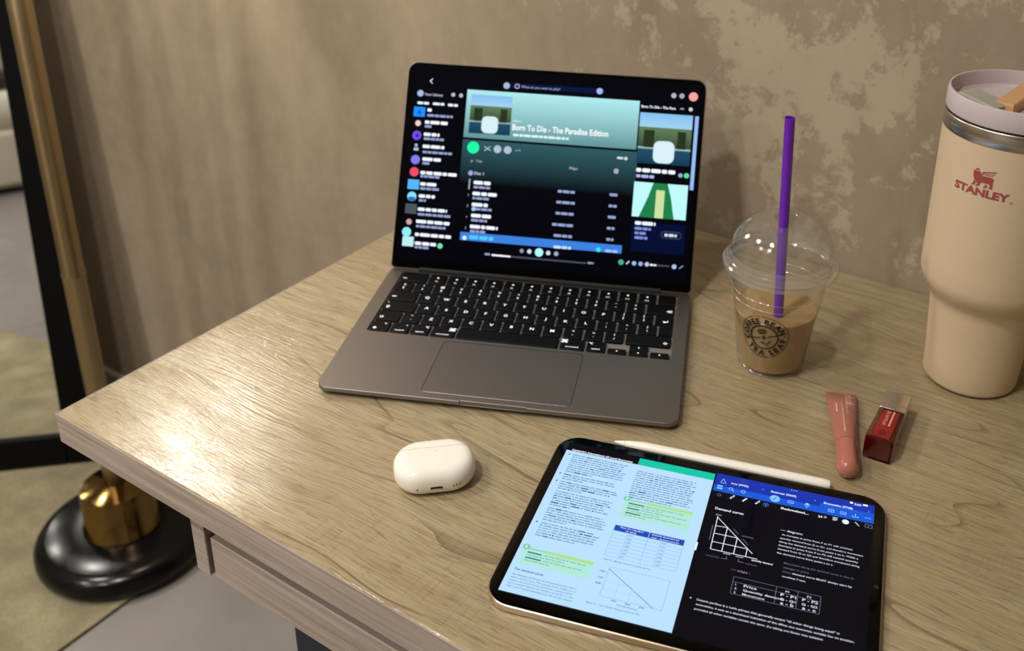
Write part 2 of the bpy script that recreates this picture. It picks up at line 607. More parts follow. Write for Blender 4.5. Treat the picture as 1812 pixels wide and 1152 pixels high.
structure('ceiling', G().box(RX0 - 0.1, RY0 - 0.1, RH, RX1 + 0.1, RY1 + 0.1, RH + 0.1), M_CEIL, 'plain white ceiling with recessed downlights', 'ceiling')
structure('baseboard_back', G().box(RX0, RY1 - 0.012, 0, RX1, RY1, 0.075, 0.003), M_SKIRT, 'low pale grey baseboard along the plaster wall', 'baseboard')

# recessed downlights
M_TRIM = mat('white_metal_trim', 'E6E2DA', 0.4)
M_LENS = mat('lit_lens', 'FFFFFF', 0.4, emit='FFF2DE', estr=8.0)
for k, (x, y) in enumerate(((-1.1, -0.5), (0.1, -0.75), (-1.1, -1.75), (0.0, -1.75), (-0.6, -3.0))):
    d = empty('ceiling_downlight', (x, y, RH), 0, 'small round recessed downlight in the white ceiling', 'downlight', 'ceiling downlights')
    G().lathe([(0.079, -0.001), (0.081, -0.004), (0.094, -0.004), (0.096, 0.0)], 32).build('trim_ring', M_TRIM, d, 40)
    G().lathe([(0.0001, -0.001), (0.080, -0.001)], 32).build('lens', M_LENS, d)
    la = bpy.data.lights.new('downlight_glow', 'AREA'); la.shape = 'DISK'; la.size = 0.15
    la.energy = DOWNLIGHT_W; la.color = WARM; la.spread = math.radians(150)
    lo = bpy.data.objects.new('downlight_glow', la); COL.objects.link(lo); lo.parent = d; lo.location = (0, 0, -0.006)

# rug
tag(G().slab(-1.70, -1.25, -0.497, 0.585, 0.01, [(0.003, 0.0), (0.0, 0.002), (0.0, 0.005), (0.003, 0.007)], 3).build('area_rug', rug_mat(), None, 40),
    'speckled beige low-pile rug under the round lamp base', 'rug')

# bed seen only in the mirror
M_BED = mat('cream_upholstery', 'CFC6B4', 0.85, noise=0.4, nscale=400)
M_SHEET = mat('cream_sheet', 'DCD5C6', 0.85, noise=0.2)
M_DARKCLOTH = mat('dark_brown_knit', '2B231D', 0.9, noise=0.5, nscale=300)
bed = empty('bed', (0, 0, 0), 0, 'low cream upholstered bed against the far wall of the room', 'bed')
G().slab(-0.5, -3.8, 1.5, -2.55, 0.05, [(0.02, 0.03), (0, 0.05), (0, 0.27), (0.02, 0.29)]).build('bed_base', M_BED, bed, 40)
G().slab(-0.48, -3.78, 1.48, -2.57, 0.08, [(0.03, 0.29), (0, 0.32), (0, 0.43), (0.035, 0.465)]).build('mattress', M_SHEET, bed, 50)
for fx, fy in ((-0.42, -3.7), (1.42, -3.7), (-0.42, -2.65), (1.42, -2.65)):
    G().lathe([(0.02, 0.0), (0.026, 0.03)], 16, fx, fy, True, True).build('foot', M_DARKCLOTH, bed)
tag(G().slab(-0.2, -3.05, 1.35, -2.62, 0.05, [(0.03, 0.466), (0, 0.485), (0, 0.52), (0.03, 0.54)]).build('folded_blanket', M_DARKCLOTH, None, 50), 'dark brown folded blanket lying on the cream bed', 'blanket')

# ================================================================== desk
M_GAP_SHADE = mat('drawer_recess_shade', '3A2C22', 0.8)  # dark brown stands in for the shade in the gaps round the drawer
M_NAVY = mat('dark_navy_steel', '1B2233', 0.45, metal=0.3)
desk = empty('desk', (0, 0, 0), 0, 'pale oak laminate desk with a shallow front drawer against the wall', 'desk')
DX1 = 1.32
G().box(0.0012, 0.0012, ZD - 0.028, DX1, WALL_Y - 0.0035, ZD, 0.0008).build('desktop', M_TOP, desk)
G().box(0.0, 0.0, ZD - 0.0282, DX1, 0.0012, ZD - 0.0003, 0.0003).build('edge_band', M_EDGE, desk)
G().box(0.0, 0.0012, ZD - 0.0282, 0.0012, WALL_Y - 0.0035, ZD - 0.0003, 0.0003).build('edge_band', M_EDGE, desk)
G().box(0.155, 0.004, ZD - 0.0826, 0.170, 0.42, ZD - 0.028, 0.0006).build('side_panel', M_EDGE, desk)
G().box(1.14, 0.004, ZD - 0.0826, 1.155, 0.42, ZD - 0.028, 0.0006).build('side_panel', M_EDGE, desk)
G().box(0.170, 0.40, ZD - 0.080, 1.14, 0.415, ZD - 0.028).build('back_rail', M_EDGE, desk)
G().box(0.170, 0.012, ZD - 0.044, 1.14, 0.022, ZD - 0.028).build('top_rail', M_GAP_SHADE, desk)
dr = G().box(0.1735, 0.006, ZD - 0.084, 1.1365, 0.021, ZD - 0.0445, 0.0006).build('drawer_front', M_EDGE, desk)
G().box(0.180, 0.021, ZD - 0.078, 1.13, 0.39, ZD - 0.071).build('drawer_bottom', M_GAP_SHADE, dr)
G().box(0.172, 0.0115, ZD - 0.0826, 0.1733, 0.40, ZD - 0.0282).build('drawer_runner', M_GAP_SHADE, desk)
for x, y in ((0.195, 0.055), (1.08, 0.055), (0.195, 0.50), (1.08, 0.50)):
    z1 = ZD - 0.0845 if y < 0.4 else ZD - 0.028
    G().box(x, y, 0.0, x + 0.05, y + 0.04, z1, 0.002).build('leg', M_NAVY, desk)
for x in (0.195, 1.08):
    G().box(x + 0.01, 0.095, 0.08, x + 0.04, 0.50, 0.11, 0.002).build('foot_rail', M_NAVY, desk)

# ================================================================== floor lamp
M_GOLD = mat('polished_brass', '7A6238', 0.12, metal=1.0)
M_GOLD2 = mat('satin_brass', 'A08E6C', 0.30, metal=1.0)
M_BLACKSTONE = mat('black_marble', '08080A', 0.2, nscale=20, spec=0.3)
M_ADDED_GLOBE = mat('added_globe_glow', 'F2E6D0', 0.3, emit='FFF3E2', estr=ADDED_GLOBE_GLOW)
LX, LY = -0.602, 0.367
lamp = empty('floor_lamp', (LX, LY, 0.007), 0, 'slim brass floor lamp with a thick round black base standing on the rug', 'lamp')
G().lathe([(0.120, 0.0), (0.131, 0.004), (0.136, 0.013), (0.135, 0.026), (0.128, 0.036), (0.114, 0.042), (0.065, 0.044), (0.0005, 0.044)], 64, cap0=True).build('base', M_BLACKSTONE, lamp, 50)
G().lathe([(0.060, 0.044), (0.060, 0.048), (0.056, 0.052), (0.055, 0.115), (0.052, 0.121), (0.030, 0.126), (0.0165, 0.128)], 64).build('collar', M_GOLD, lamp, 50)
G().lathe([(0.0155, 0.126), (0.0155, 0.50), (0.0165, 0.502), (0.0165, 0.508), (0.0155, 0.510), (0.0155, 1.25), (0.010, 1.255)], 32).build('pole', M_GOLD2, lamp, 50)
arm = [(0.15 * (1 - math.cos(t)) / 2, 0.022 * (1 - math.cos(t)) / 2, 1.375 + 0.075 * math.sin(t)) for t in np.linspace(0, math.pi, 17)]
G().tube([(0, 0, 1.24)] + arm + [(0.15, 0.022, 1.360)], [0.0110] * 18 + [0.0110], 16).build('added_arm', M_GOLD2, lamp, 50)  # added out-of-frame arm that holds the invented globe
G().lathe([(0.012, 1.365), (0.026, 1.359), (0.028, 1.337), (0.026, 1.333)], 32, 0.15, 0.022, True, True).build('added_globe_holder', M_GOLD2, lamp, 40)
RG, GZ = 0.062, 1.337 - 0.058
G().lathe([(max(RG * math.sin(t), 0.0005), GZ - RG * math.cos(t)) for t in np.linspace(0.0, math.pi - 0.38, 20)], 40, 0.15, 0.022).build('added_glow_globe', M_ADDED_GLOBE, lamp, 60)  # added unseen glowing globe, placed to make the bright reflection on the desktop

# ================================================================== standing mirror
M_BLACKWOOD = mat('matt_black_frame', '040404', 0.6, spec=0.15)
M_MIRROR = mat('mirror_glass', 'E4E6E4', 0.01, metal=1.0)
MA = math.radians(44.57); tilt = math.radians(7.0)
mirror = empty('standing_mirror', (-0.9389, 0.3461, 0.007), 0, 'full-length mirror in a black frame leaning in the corner on the rug', 'mirror')
mirror.rotation_euler = (-tilt, 0, MA)            # local x along the foot, local z up the leaning face, local -y faces the room
mx0, mx1, mh, fb, th = -0.43, 0.168, 1.45, 0.052, 0.02
zoff = 0.003
for a in ((mx0, 0, zoff, mx0 + fb, th, mh), (mx1 - fb, 0, zoff, mx1, th, mh)):
    G().box(*a, 0.003).build('frame_side', M_BLACKWOOD, mirror)
G().box(mx0 + fb, 0, zoff, mx1 - fb, th, 0.062, 0.003).build('frame_bottom', M_BLACKWOOD, mirror)
G().box(mx0 + fb, 0, mh - fb, mx1 - fb, th, mh, 0.003).build('frame_top', M_BLACKWOOD, mirror)
G().box(mx0 + fb - 0.004, 0.007, 0.058, mx1 - fb + 0.004, 0.011, mh - fb + 0.004).build('mirror_glass', M_MIRROR, mirror)
G().box(mx0 + 0.01, 0.0125, 0.02, mx1 - 0.01, 0.018, mh - 0.02).build('back_board', M_BLACKWOOD, mirror)

# ================================================================== laptop
M_ALU = mat('space_grey_aluminium', '8A8583', 0.46, metal=1.0, nscale=900)
M_ALU_D = mat('space_grey_trackpad', '86817F', 0.46, metal=1.0, nscale=900)
M_WELL = mat('keyboard_well', '7C7875', 0.6, metal=0.2)
M_KEY = mat('black_keycap', '040405', 0.5, spec=0.2)
M_GLASSBLACK = mat('black_display_glass', '010101', 0.06, spec=0.22)
M_RUBBER = mat('black_rubber', '0B0B0B', 0.7)
M_LEGEND = mat('lit_key_legend', 'F4F7FF', 0.5, emit='E6ECFF', estr=0.55)
LO = (0.1537, 0.1373); LA = 0.4296
LW, LD, ZT, ZB = 0.3041, 0.2150, 0.0085, 0.0016
laptop = empty('laptop', (*LO, ZD), LA, 'dark grey aluminium laptop standing open with a music player on its display', 'laptop')
WX0, WX1, WY0, WY1 = 0.0137, 0.2920, 0.0908, 0.2041
PX0, PX1, PY0, PY1 = 0.0886, 0.2155, 0.0079, 0.0869
SX0, SX1 = 0.1240, 0.1800


def deck_outline(ins, scoop):
    pts = rr(ins, ins, LW - ins, LD - ins, 0.0105 - ins * 0.8, 8)
    # rr starts on the front edge at its far corner and ends there too: add the finger scoop between its last and first point
    mid = [(SX0, ins), (SX0 + 0.0004, ins + scoop), (SX1 - 0.0004, ins + scoop), (SX1, ins)]
    return pts + mid


g = G()
layers = [(0.0042, ZB, 0), (0.0012, ZB + 0.0018, 0), (0.0002, ZB + 0.0030, 0), (0.0, ZB + 0.0032, 0.0011), (0.0, ZT - 0.0005, 0.0011), (0.0004, ZT, 0.0011)]
rings = [[(x, y, z) for x, y in deck_outline(i, s)] for i, z, s in layers]
g.loft(rings, True, False)
well = rr(WX0, WY0, WX1, WY1, 0.0022, 4)
pad_hole = rr(PX0, PY0, PX1, PY1, 0.0045, 6)
g.add(*plate([deck_outline(0.0004, 0.0011), well, pad_hole], ZT))
for loop, dz in ((well, 0.0022), (pad_hole, 0.0008)):
    n = len(loop)
    g.add([(x, y, ZT) for x, y in loop] + [(x, y, ZT - dz) for x, y in loop], [(i, (i + 1) % n, n + (i + 1) % n, n + i) for i in range(n)])
base = g.build('base_shell', M_ALU, laptop, 30)
G().add(*plate([well], ZT - 0.0022)).build('keyboard_tray', M_WELL, laptop, fix=False)
G().add(*plate([pad_hole], ZT - 0.0008)).build('trackpad_recess', M_RUBBER, laptop, fix=False)
G().slab(PX0 + 0.00035, PY0 + 0.00035, PX1 - 0.00035, PY1 - 0.00035, 0.0042, [(0, ZT - 0.0007), (0, ZT - 0.0003), (0.0003, ZT - 0.0001)]).build('trackpad', M_ALU_D, laptop, 30)
for fx, fy in ((0.03, 0.02), (LW - 0.03, 0.02), (0.03, 0.195), (LW - 0.03, 0.195)):
    G().lathe([(0.007, 0.0), (0.0075, 0.0018)], 20, fx, fy, True, True).build('foot', M_RUBBER, laptop)

# keys: (width in key units, top legend, bottom legend)
rows = [
    [(1.5, 'esc', '')] + [(1, f'F{i}', '') for i in range(1, 13)] + [(1, '', '')],
    [(1, '±', '§')] + [(1, a, b) for a, b in zip('!@£$%^&*()', '1234567890')] + [(1, '_', '-'), (1, '+', '='), (1.5, '', 'delete')],
    [(1.5, '', 'tab')] + [(1, c, '') for c in 'QWERTYUIOP'] + [(1, '{', '['), (1, '}', ']'), (1, '', 'return')],
    [(1.75, '•', 'caps')] + [(1, c, '') for c in 'ASDFGHJKL'] + [(1, ':', ';'), (1, '"', "'"), (1, '|', '\\'), (0.75, 'ENTER', '')],
    [(1.25, '', 'shift')] + [(1, '~', '`')] + [(1, c, '') for c in 'ZXCVBNM'] + [(1, '<', ','), (1, '>', '.'), (1, '?', '/'), (2.25, '', 'rshift')],
    [(1, 'fn', 'GLOBE'), (1, '^', 'control'), (1, 'OPT', 'option'), (1.25, 'CMD', 'command'), (5, '', ''), (1.25, 'CMD', 'command'), (1, 'OPT', 'option'), (1, 'ARR', '<'), (1, 'ARR2', ''), (1, 'ARR', '>')],
]
U = (WX1 - WX0 - 0.0016) / 14.5
RP = (WY1 - WY0 - 0.0014) / 6
GAP = 0.0024; RGAP = 0.0017
key_me = {}
ZK = ZT + 0.0002


def key_mesh(w, h):
    kk = (round(w, 5), round(h, 5))
    if kk not in key_me:
        gg = G().slab(-w / 2, -h / 2, w / 2, h / 2, 0.0016, [(0.0, -0.0022), (0.0, -0.0003), (0.0004, 0.0)], 3)
        o = gg.build('key', M_KEY, None, 30); key_me[kk] = o.data
        bpy.data.objects.remove(o)
    return key_me[kk]


def legend(parts, parent):
    """parts: (text or shape, x, y, size) centred"""
    gg = G()
    for s, x, y, size in parts:
        if s == 'DOT':
            gg.add([(x + size * math.cos(t), y + size * math.sin(t), 0) for t in (2 * math.pi * i / 14 for i in range(14))], [tuple(range(14))])
        elif s.startswith('TRI'):
            a = {'L': 180, 'R': 0, 'U': 90, 'D': 270}[s[3]]
            gg.add([(x + size * math.cos(math.radians(a + d)), y + size * math.sin(math.radians(a + d)), 0) for d in (0, 125, 235)], [(0, 1, 2)])
        elif s == 'CMD':
            r = size * 0.36
            for qx in (-1, 1):
                for qy in (-1, 1):
                    ccx, ccy = x + qx * r * 1.25, y + qy * r * 1.25
                    nseg = 10
                    vs = [(ccx + q * math.cos(2 * math.pi * i / nseg), ccy + q * math.sin(2 * math.pi * i / nseg), 0) for q in (r * 0.55, r) for i in range(nseg)]
                    gg.add(vs, [(i, (i + 1) % nseg, nseg + (i + 1) % nseg, nseg + i) for i in range(nseg)])
            w = r * 0.25
            for sx in (-1, 1):
                gg.add([(x + sx * r * 0.6 - w, y - r * 1.3, 0), (x + sx * r * 0.6 + w, y - r * 1.3, 0), (x + sx * r * 0.6 + w, y + r * 1.3, 0), (x + sx * r * 0.6 - w, y + r * 1.3, 0)], [(0, 1, 2, 3)])
                gg.add([(x - r * 1.3, y + sx * r * 0.6 - w, 0), (x + r * 1.3, y + sx * r * 0.6 - w, 0), (x + r * 1.3, y + sx * r * 0.6 + w, 0), (x - r * 1.3, y + sx * r * 0.6 + w, 0)], [(0, 1, 2, 3)])
        elif s == 'OPT':
            w = size * 0.09
            for (ax, ay), (bx, by) in (((-0.5, 0.35), (-0.2, 0.35)), ((-0.2, 0.35), (0.2, -0.35)), ((0.2, -0.35), (0.5, -0.35)), ((0.12, 0.35), (0.5, 0.35))):
                dx, dy = bx - ax, by - ay; L = math.hypot(dx, dy); nx, ny = -dy / L * w, dx / L * w
                gg.add([(x + ax * size - nx, y + ay * size - ny, 0), (x + bx * size - nx, y + by * size - ny, 0), (x + bx * size + nx, y + by * size + ny, 0), (x + ax * size + nx, y + ay * size + ny, 0)], [(0, 1, 2, 3)])
        else:
            V, Fc, w, ya, yb = text2d(s, 0.012)
            yc = (ya + yb) / 2
            gg.add([(x + (px - w / 2) * size, y + (py - yc) * size, 0) for px, py in V], Fc)
    if gg.f:
        lo = gg.build('key_legend', M_LEGEND, parent, fix=False)
        lo.location = (0, 0, 0.00006)


for r, row in enumerate(rows):
    x = WX0 + 0.0008
    yc = WY1 - 0.0007 - (r + 0.5) * RP
    for w, top, bot in row:
        kw, kh = w * U - GAP, RP - RGAP
        cx = x + w * U / 2
        x += w * U
        if top == 'ENTER': continue
        if top == 'ARR2':
            for dy, d in ((0.25, 'U'), (-0.25, 'D')):
                k = link('key', key_mesh(kw, RP / 2 - GAP / 2 - 0.0004), M_KEY, laptop); k.location = (cx, yc + dy * (RP - GAP * 0.8), ZK)
                legend([('TRI' + d, 0, 0, 0.0012)], k)
            continue
        if top == 'ARR':
            k = link('key', key_mesh(kw, RP / 2 - GAP / 2 - 0.0004), M_KEY, laptop); k.location = (cx, yc - 0.25 * (RP - GAP * 0.8), ZK)
            legend([('TRI' + ('L' if bot == '<' else 'R'), 0, 0, 0.0012)], k)
            continue
        if bot == 'return':     # tall two-row key
            low = 0.75 * U - GAP
            xr = cx + kw / 2
            out = [(xr - kw, yc - kh / 2), (xr - low, yc - kh / 2), (xr - low, yc - RP - kh / 2), (xr, yc - RP - kh / 2), (xr, yc + kh / 2), (xr - kw, yc + kh / 2)]
            gg = G(); V, Fc = plate([out], 0.0); gg.add(V, Fc)
            n = len(out); gg.add([(a, b, 0) for a, b in out] + [(a, b, -0.0022) for a, b in out], [(i, (i + 1) % n, n + (i + 1) % n, n + i) for i in range(n)])
            k = gg.build('key', M_KEY, laptop); k.location = (0, 0, ZK)
            legend([('↵', xr - 0.007, yc - 0.003, 0.006)], k)
            continue
        k = link('key', key_mesh(kw, kh), M_KEY, laptop); k.location = (cx, yc, ZK)
        L = []
        if bot in ('control', 'option', 'command'):
            e = 0.0045 if cx < 0.15 else -0.0045
            L = [(bot, 0, -0.0045, 0.0030)]
            L.append((top, kw / 2 - 0.0032 if e > 0 else -kw / 2 + 0.0032, 0.0042, 0.0036))
        elif bot == 'GLOBE':
            L = [('DOT', -0.0042, -0.0042, 0.0016), ('fn', 0.0042, 0.0042, 0.0030)]
        elif bot in ('shift', 'rshift'):
            e = -1 if bot == 'shift' else 1
            L = [('⇧', e * (kw / 2 - 0.0045), -0.003, 0.005)]
        elif bot == 'tab': L = [('⇥', -kw / 2 + 0.0045, -0.002, 0.005)]
        elif bot == 'caps': L = [('DOT', -kw / 2 + 0.003, 0.0045, 0.0005), ('⇪', -kw / 2 + 0.0045, -0.003, 0.005)]
        elif bot == 'delete': L = [('⌫', kw / 2 - 0.0045, -0.003, 0.005)]
        elif r == 0 and top.startswith('F'): L = [('DOT', 0, 0.0022, 0.0011), (top, 0, -0.0045, 0.0028)]
        elif top == 'esc': L = [('esc', -kw / 2 + 0.0045, -0.003, 0.0032)]
        elif bot: L = [(top, 0, 0.0032, 0.0044), (bot, 0, -0.0032, 0.0044)]
        elif top: L = [(top, 0, 0, 0.0056)]
        legend(L, k)

# lid, leaning back
LID_T = 0.459; HY, HZ, LH = 0.2085, 0.0125, 0.2086
su, cu_ = math.sin(LID_T), math.cos(LID_T)


def lid3(u, w, out=0.0):
    """point on the lid: u along the hinge, w up the face, out towards the viewer"""
    return (u, HY + w * su - out * cu_, HZ + w * cu_ + out * su)


def lid_slab(x0, w0, x1, w1, r, layers, n=8, r_low=0.0035):
    rg = []
    for ins, o in layers:
        pts = []
        a0_, a1_, b0_, b1_ = x0 + ins, x1 - ins, w0 + ins, w1 - ins
        for cx_, cy_, ang0, q in ((a1_, b0_, -90, r_low), (a1_, b1_, 0, r), (a0_, b1_, 90, r), (a0_, b0_, 180, r_low)):
            q = max(q - ins, 1e-4)
            ox, oy = cx_ + (-q if cx_ == a1_ else q), cy_ + (-q if cy_ == b1_ else q)
            pts += [(ox + q * math.cos(math.radians(ang0 + 90 * i / n)), oy + q * math.sin(math.radians(ang0 + 90 * i / n))) for i in range(n + 1)]
        rg.append([lid3(px, py, o) for px, py in pts])
    return G().loft(rg)


lid_slab(0.0, -0.0022, LW, LH, 0.0105, [(0.0022, -0.0040), (0.0004, -0.0028), (0.0, -0.0012), (0.0, -0.0003), (0.0003, 0.0)]).build('lid_shell', M_ALU, laptop, 30)
display = lid_slab(0.0007, -0.0018, LW - 0.0007, LH - 0.0007, 0.0099, [(0.0, -0.0001), (0.0, 0.0004), (0.0003, 0.0006)]).build('display', M_GLASSBLACK, laptop, 30)
g = G(); g.tube([(0.030, HY + 0.0005, HZ - 0.0032), (LW - 0.030, HY + 0.0005, HZ - 0.0032)], 0.0036, 16)
g.build('hinge', M_RUBBER, laptop, 40)

Hl = homography([(699, 467), (1224.5, 513.5), (1250, 146.5), (723.5, 107)], [(0, 0.0005), (LW, 0.0005), (LW, LH), (0, LH)])
ui = UI(Hl, lambda u, v, L: lid3(u, v, 0.00062 + 0.00004 * L), display)
W1, W2, B2 = 'E8EEFA', 'C2CBE6', '8F9CC8'
PAN, ICO, TXT, ART = 'interface_panel', 'interface_icon', 'interface_row', 'album_picture'
ui.uvrect(0.0048, 0.0075, LW - 0.0048, LH - 0.0048, '02030A', PAN, 0)
ui.rect(828.9, 158.6, 1127, 247.5 + 20, 'A9E2E6', PAN, 1, '5E8E92')
ui.rect(822.4, 247, 1125, 350, '2E565E', PAN, 1, '02040B')
# greeked / readable rows of the library column
ui.line((767, 139), (762, 143), 0.0008, W1, ICO); ui.line((762, 143), (766.5, 147.5), 0.0008, W1, ICO)
ui.disc(745.2, 164.7, 0.0034, '9FB6D8', ICO)
ui.text('Your Library', 752.5, 166.5, 785.5, 168.5, 'B9C4E0', TXT, bold=0.02)
for x, y in ((803.7, 168), (817.6, 169.5)): ui.disc(x, y, 0.0021, 'B0B6C6', ICO)
for x, y, w in ((740, 181.5, 21), (767.5, 183.5, 21), (794.5, 186, 18)): ui.bar(x, y, x + w, 0.0032, 'DCEAF0', TXT)
rows_l = [  # icon x, y, kind, colour, text x0, x1 (title), x1 (second), y1, y2
    (744, 197.6, 's', '1E8CFF', 758, 766, 804, 194.5, 204), (742, 218, 'd', 'E8C4C8', 754, 795, 768, 216, 223.5),
    (740.3, 239.7, 'd', '6C4CE0', 752.5, 781, 789, 237.6, 245.4), (739.5, 261, 'f', 'AEB6C4', 751, 790, 804, 259, 269),
    (738.6, 282.7, 'd', '7C76E6', 751, 786, 764, 281.5, 289), (737, 304.3, 'd', 'E04A66', 748, 814, 784.5, 305.5, 312),
    (736, 326.5, 's', '4FB0F0', 748, 777, 782, 325.5, 333.5), (733.7, 347.7, 'd', '86D6F4', 746, 775, 759, 346.8, 354.5),
    (732.5, 369.4, 's', '49525C', 744.5, 797, 804.5, 370, 379), (729.6, 392.5, 'd', 'C89AA0', 742, 804.5, 795, 391.5, 400),
    (725.6, 410.2, 'd', '8CE4F2', 740.5, 805, 0, 414.5, 0), (728.5, 427, 's', 'B6E2E8', 740.5, 778.5, 765.5, 430, 437)]
for x, y, kd, c, t0, t1, t2, y1, y2 in rows_l:
    if kd == 's': ui.rect(x - 9.5, y - 9.5, x + 9.5, y + 9.5, c, ICO, 3)
    elif kd == 'f':
        ui.disc(x, y - 4, 0.0016, c, ICO); ui.rect(x - 4, y, x + 4, y + 6, c, ICO, 3)
    else: ui.disc(x, y, 0.0048 if c not in ('E8C4C8', 'C89AA0') else 0.0030, c, ICO)
    ui.bar(t0, y1, t1, 0.0040, W1, TXT)
    if t2: ui.bar(t0, y2, t2, 0.0030, B2, TXT)
ui.disc(785.5, 435.4, 0.0028, '6FD8A8', ICO)
ui.disc(744, 199, 0.0022, '0A5AC8', ICO, 4); ui.disc(741, 240, 0.002, '3A2A9A', ICO, 4); ui.rect(728, 348, 739, 356, '2C6CB0', ICO, 4)


def cover(x0, y0, x1, y1, kind=0):
    """plain stand-in picture: sky band, dark hedge band, teal band and a pale block"""
    u0, v1 = Hl(x0, y0); u1, v0 = Hl(x1, y1); w, h = u1 - u0, v1 - v0; ui.n += 1; ART = f'album_picture#{ui.n}'
    if kind == 0:
        ui.uvrect(u0, v0 + 0.72 * h, u1, v1, '7FB8E8', ART, 3, '9CCBE6')
        ui.uvrect(u0, v0 + 0.32 * h, u1, v0 + 0.72 * h, '5E7A5A', ART, 3, '33432C')
        ui.uvrect(u0, v0, u1, v0 + 0.32 * h, '1E4E68', ART, 3, '123A50')
        ui.uvrect(u0, v0 + 0.29 * h, u1, v0 + 0.33 * h, '9AB0B4', ART, 4)
        cxx = u0 + 0.50 * w
        p = rr(cxx - 0.20 * w, v0 + 0.02 * h, cxx + 0.20 * w, v0 + 0.46 * h, 0.12 * w, 5)
        ui._put(ART, p, [tuple(range(len(p)))], lin('CFE6EC'), 6)
        for q, wd in ((0.20, 0.10), (0.82, 0.08)):
            ui.uvrect(u0 + (q - wd) * w, v0 + 0.32 * h, u0 + (q + wd) * w, v0 + 0.66 * h, '26331F', ART, 5)
    else:
        ui.uvrect(u0, v0, u1, v1, 'B8F0F0', ART, 3)
        ui._put(ART, [(u0 + a * w, v0 + b * h) for a, b in ((0.13, 0), (0.78, 0), (0.70, 0.6), (0.62, 1.0), (0.36, 1.0), (0.28, 0.6))], [(0, 1, 2, 3, 4, 5)], lin('1E7A48'), 4)
        ui.uvrect(u0 + 0.42 * w, v0, u0 + 0.58 * w, v0 + 0.8 * h, 'C6D89A', ART, 5)


cover(836.5, 167.3, 905, 241.5); cover(1134, 201.6, 1219.5, 297.5); cover(1124.7, 323, 1214, 391.5, 1)
ui.text('Album', 910.5, 215, 925.5, 216.2, 'DFF4F4', TXT)
ui.text('Born To Die - The Paradise Edition', 909.6, 226.5, 1078.5, 238.5, 'F4FBFB', TXT, bold=0.02, vs=1.25)
ui.bar(911, 240, 1010, 0.0030, 'D6ECEE', TXT)
ui.disc(841, 261.9, 0.0062, '1EF0A0', ICO, 5)
ui.line((860.5, 268), (872, 260), 0.0009, 'A8BCC4', ICO, 5); ui.line((860.5, 260), (872, 268), 0.0009, 'A8BCC4', ICO, 5)
for x, y in ((884, 265.3), (902, 266.7)): ui.disc(x, y, 0.0040, 'A9B8CC', ICO, 5)
for x in (916.5, 920, 923.5): ui.disc(x, 267.7, 0.0006, 'A9B8CC', ICO, 5)
ui.bar(1094, 281.5, 1105, 0.0028, 'C6D2D8', TXT); ui.disc(1109.5, 283, 0.0018, 'C6D2D8', ICO, 5)
ui.text('#', 837, 285.2, 841, 285.4, 'A8B6C0', TXT); ui.text('Title', 846, 285.5, 857.5, 286.4, 'A8B6C0', TXT)
ui.text('Plays', 1011.5, 299, 1025, 300, 'C0CAD6', TXT); ui.disc(1092.8, 305, 0.0026, '9EA8C0', ICO, 5)
ui.disc(837.2, 306.9, 0.0026, '98A0C8', ICO); ui.text('Disc 1', 843.6, 307, 860.5, 308.4, 'C6CDE4', TXT, bold=0.02)
for i, (a, b, c, d, p0, p1, py, q0, q1, qy) in enumerate(((880, 1055, 880, 1050, 105, 265, 248, 560, 630, 280), (870, 1120, 870, 1040, 95, 258, 343, 553, 625, 378), (865, 1030, 900, 1070, 90, 250, 440, 547, 617, 475),
                                                     (860, 1065, 860, 1025, 60, 245, 538, 540, 607, 573), (850, 1135, 850, 1015, 75, 238, 635, 535, 600, 670))):
    y = 323.4 + 19.35 * i
    ui.text(str(i + 1), 834 - i * 1.3, y + 2.4, 836.6 - i * 1.3, y + 2.6, '9AA3B8', TXT)
    ui.bar(690 + a / 5.76, y, 690 + b / 5.76, 0.0042, W1, TXT); ui.bar(690 + c / 5.76, y + 8.2, 690 + d / 5.76, 0.0030, B2, TXT)
    if i == 2: ui.disc(843.6, y + 8, 0.0022, '9CC8F4', ICO)
    ui.bar(970 + p0 / 5.01, 290 + py / 5.01, 970 + p1 / 5.01, 0.0033, B2, TXT); ui.bar(970 + q0 / 5.01, 290 + qy / 5.01, 970 + q1 / 5.01, 0.0033, B2, TXT)
ui.rect(821, 410.2, 1103.5, 449, '3A7CD8', PAN, 2)
ui.bar(836.5, 419.5, 880, 0.0046, '4FC0F0', TXT, 4); ui.disc(828.5, 421, 0.0022, 'D8E8FA', ICO, 4)
ui.bar(985, 436.8, 1016, 0.0034, 'BFD6F6', TXT, 4); ui.disc(1063.5, 442, 0.0024, '2FE0E0', ICO, 4); ui.bar(1075, 443.6, 1098, 0.0030, '9CC0F0', TXT, 4)
for x, y, r, c in ((929.6, 444, 0.0021, '8890B0'), (943, 445, 0.0023, 'C8D0E4'), (960, 446.7, 0.0043, 'A8F0EE'), (976, 447.7, 0.0023, 'C8D0E4'), (990, 449, 0.0023, '9AA2C0')): ui.disc(x, y, r, c, ICO, 4)
ui.bar(864.5, 449.3, 874, 0.0026, '8C94B0', TXT)
ua, va = Hl(877, 450.5); ub, _ = Hl(910, 453); uc, _ = Hl(1043, 463.5)
ui.uvrect(ua, va - 0.0011, uc, va + 0.0004, '4A4E60', PAN, 3); ui.uvrect(ua, va - 0.0013, ub, va + 0.0006, 'E8ECF4', PAN, 4)
ui.bar(1045, 464.8, 1056, 0.0026, '8C94B0', TXT)
ui.disc(1103, 463.7, 0.0028, '4FA084', ICO); ui.line((1112, 467), (1117.5, 462), 0.0014, 'C0C8DC', ICO)
for x, y, c in ((1125.7, 465.6, '8CB8EC'), (1137, 466.6, '9AA4E0'), (1148, 467.4, 'B8C0DC')): ui.disc(x, y, 0.0022, c, ICO)
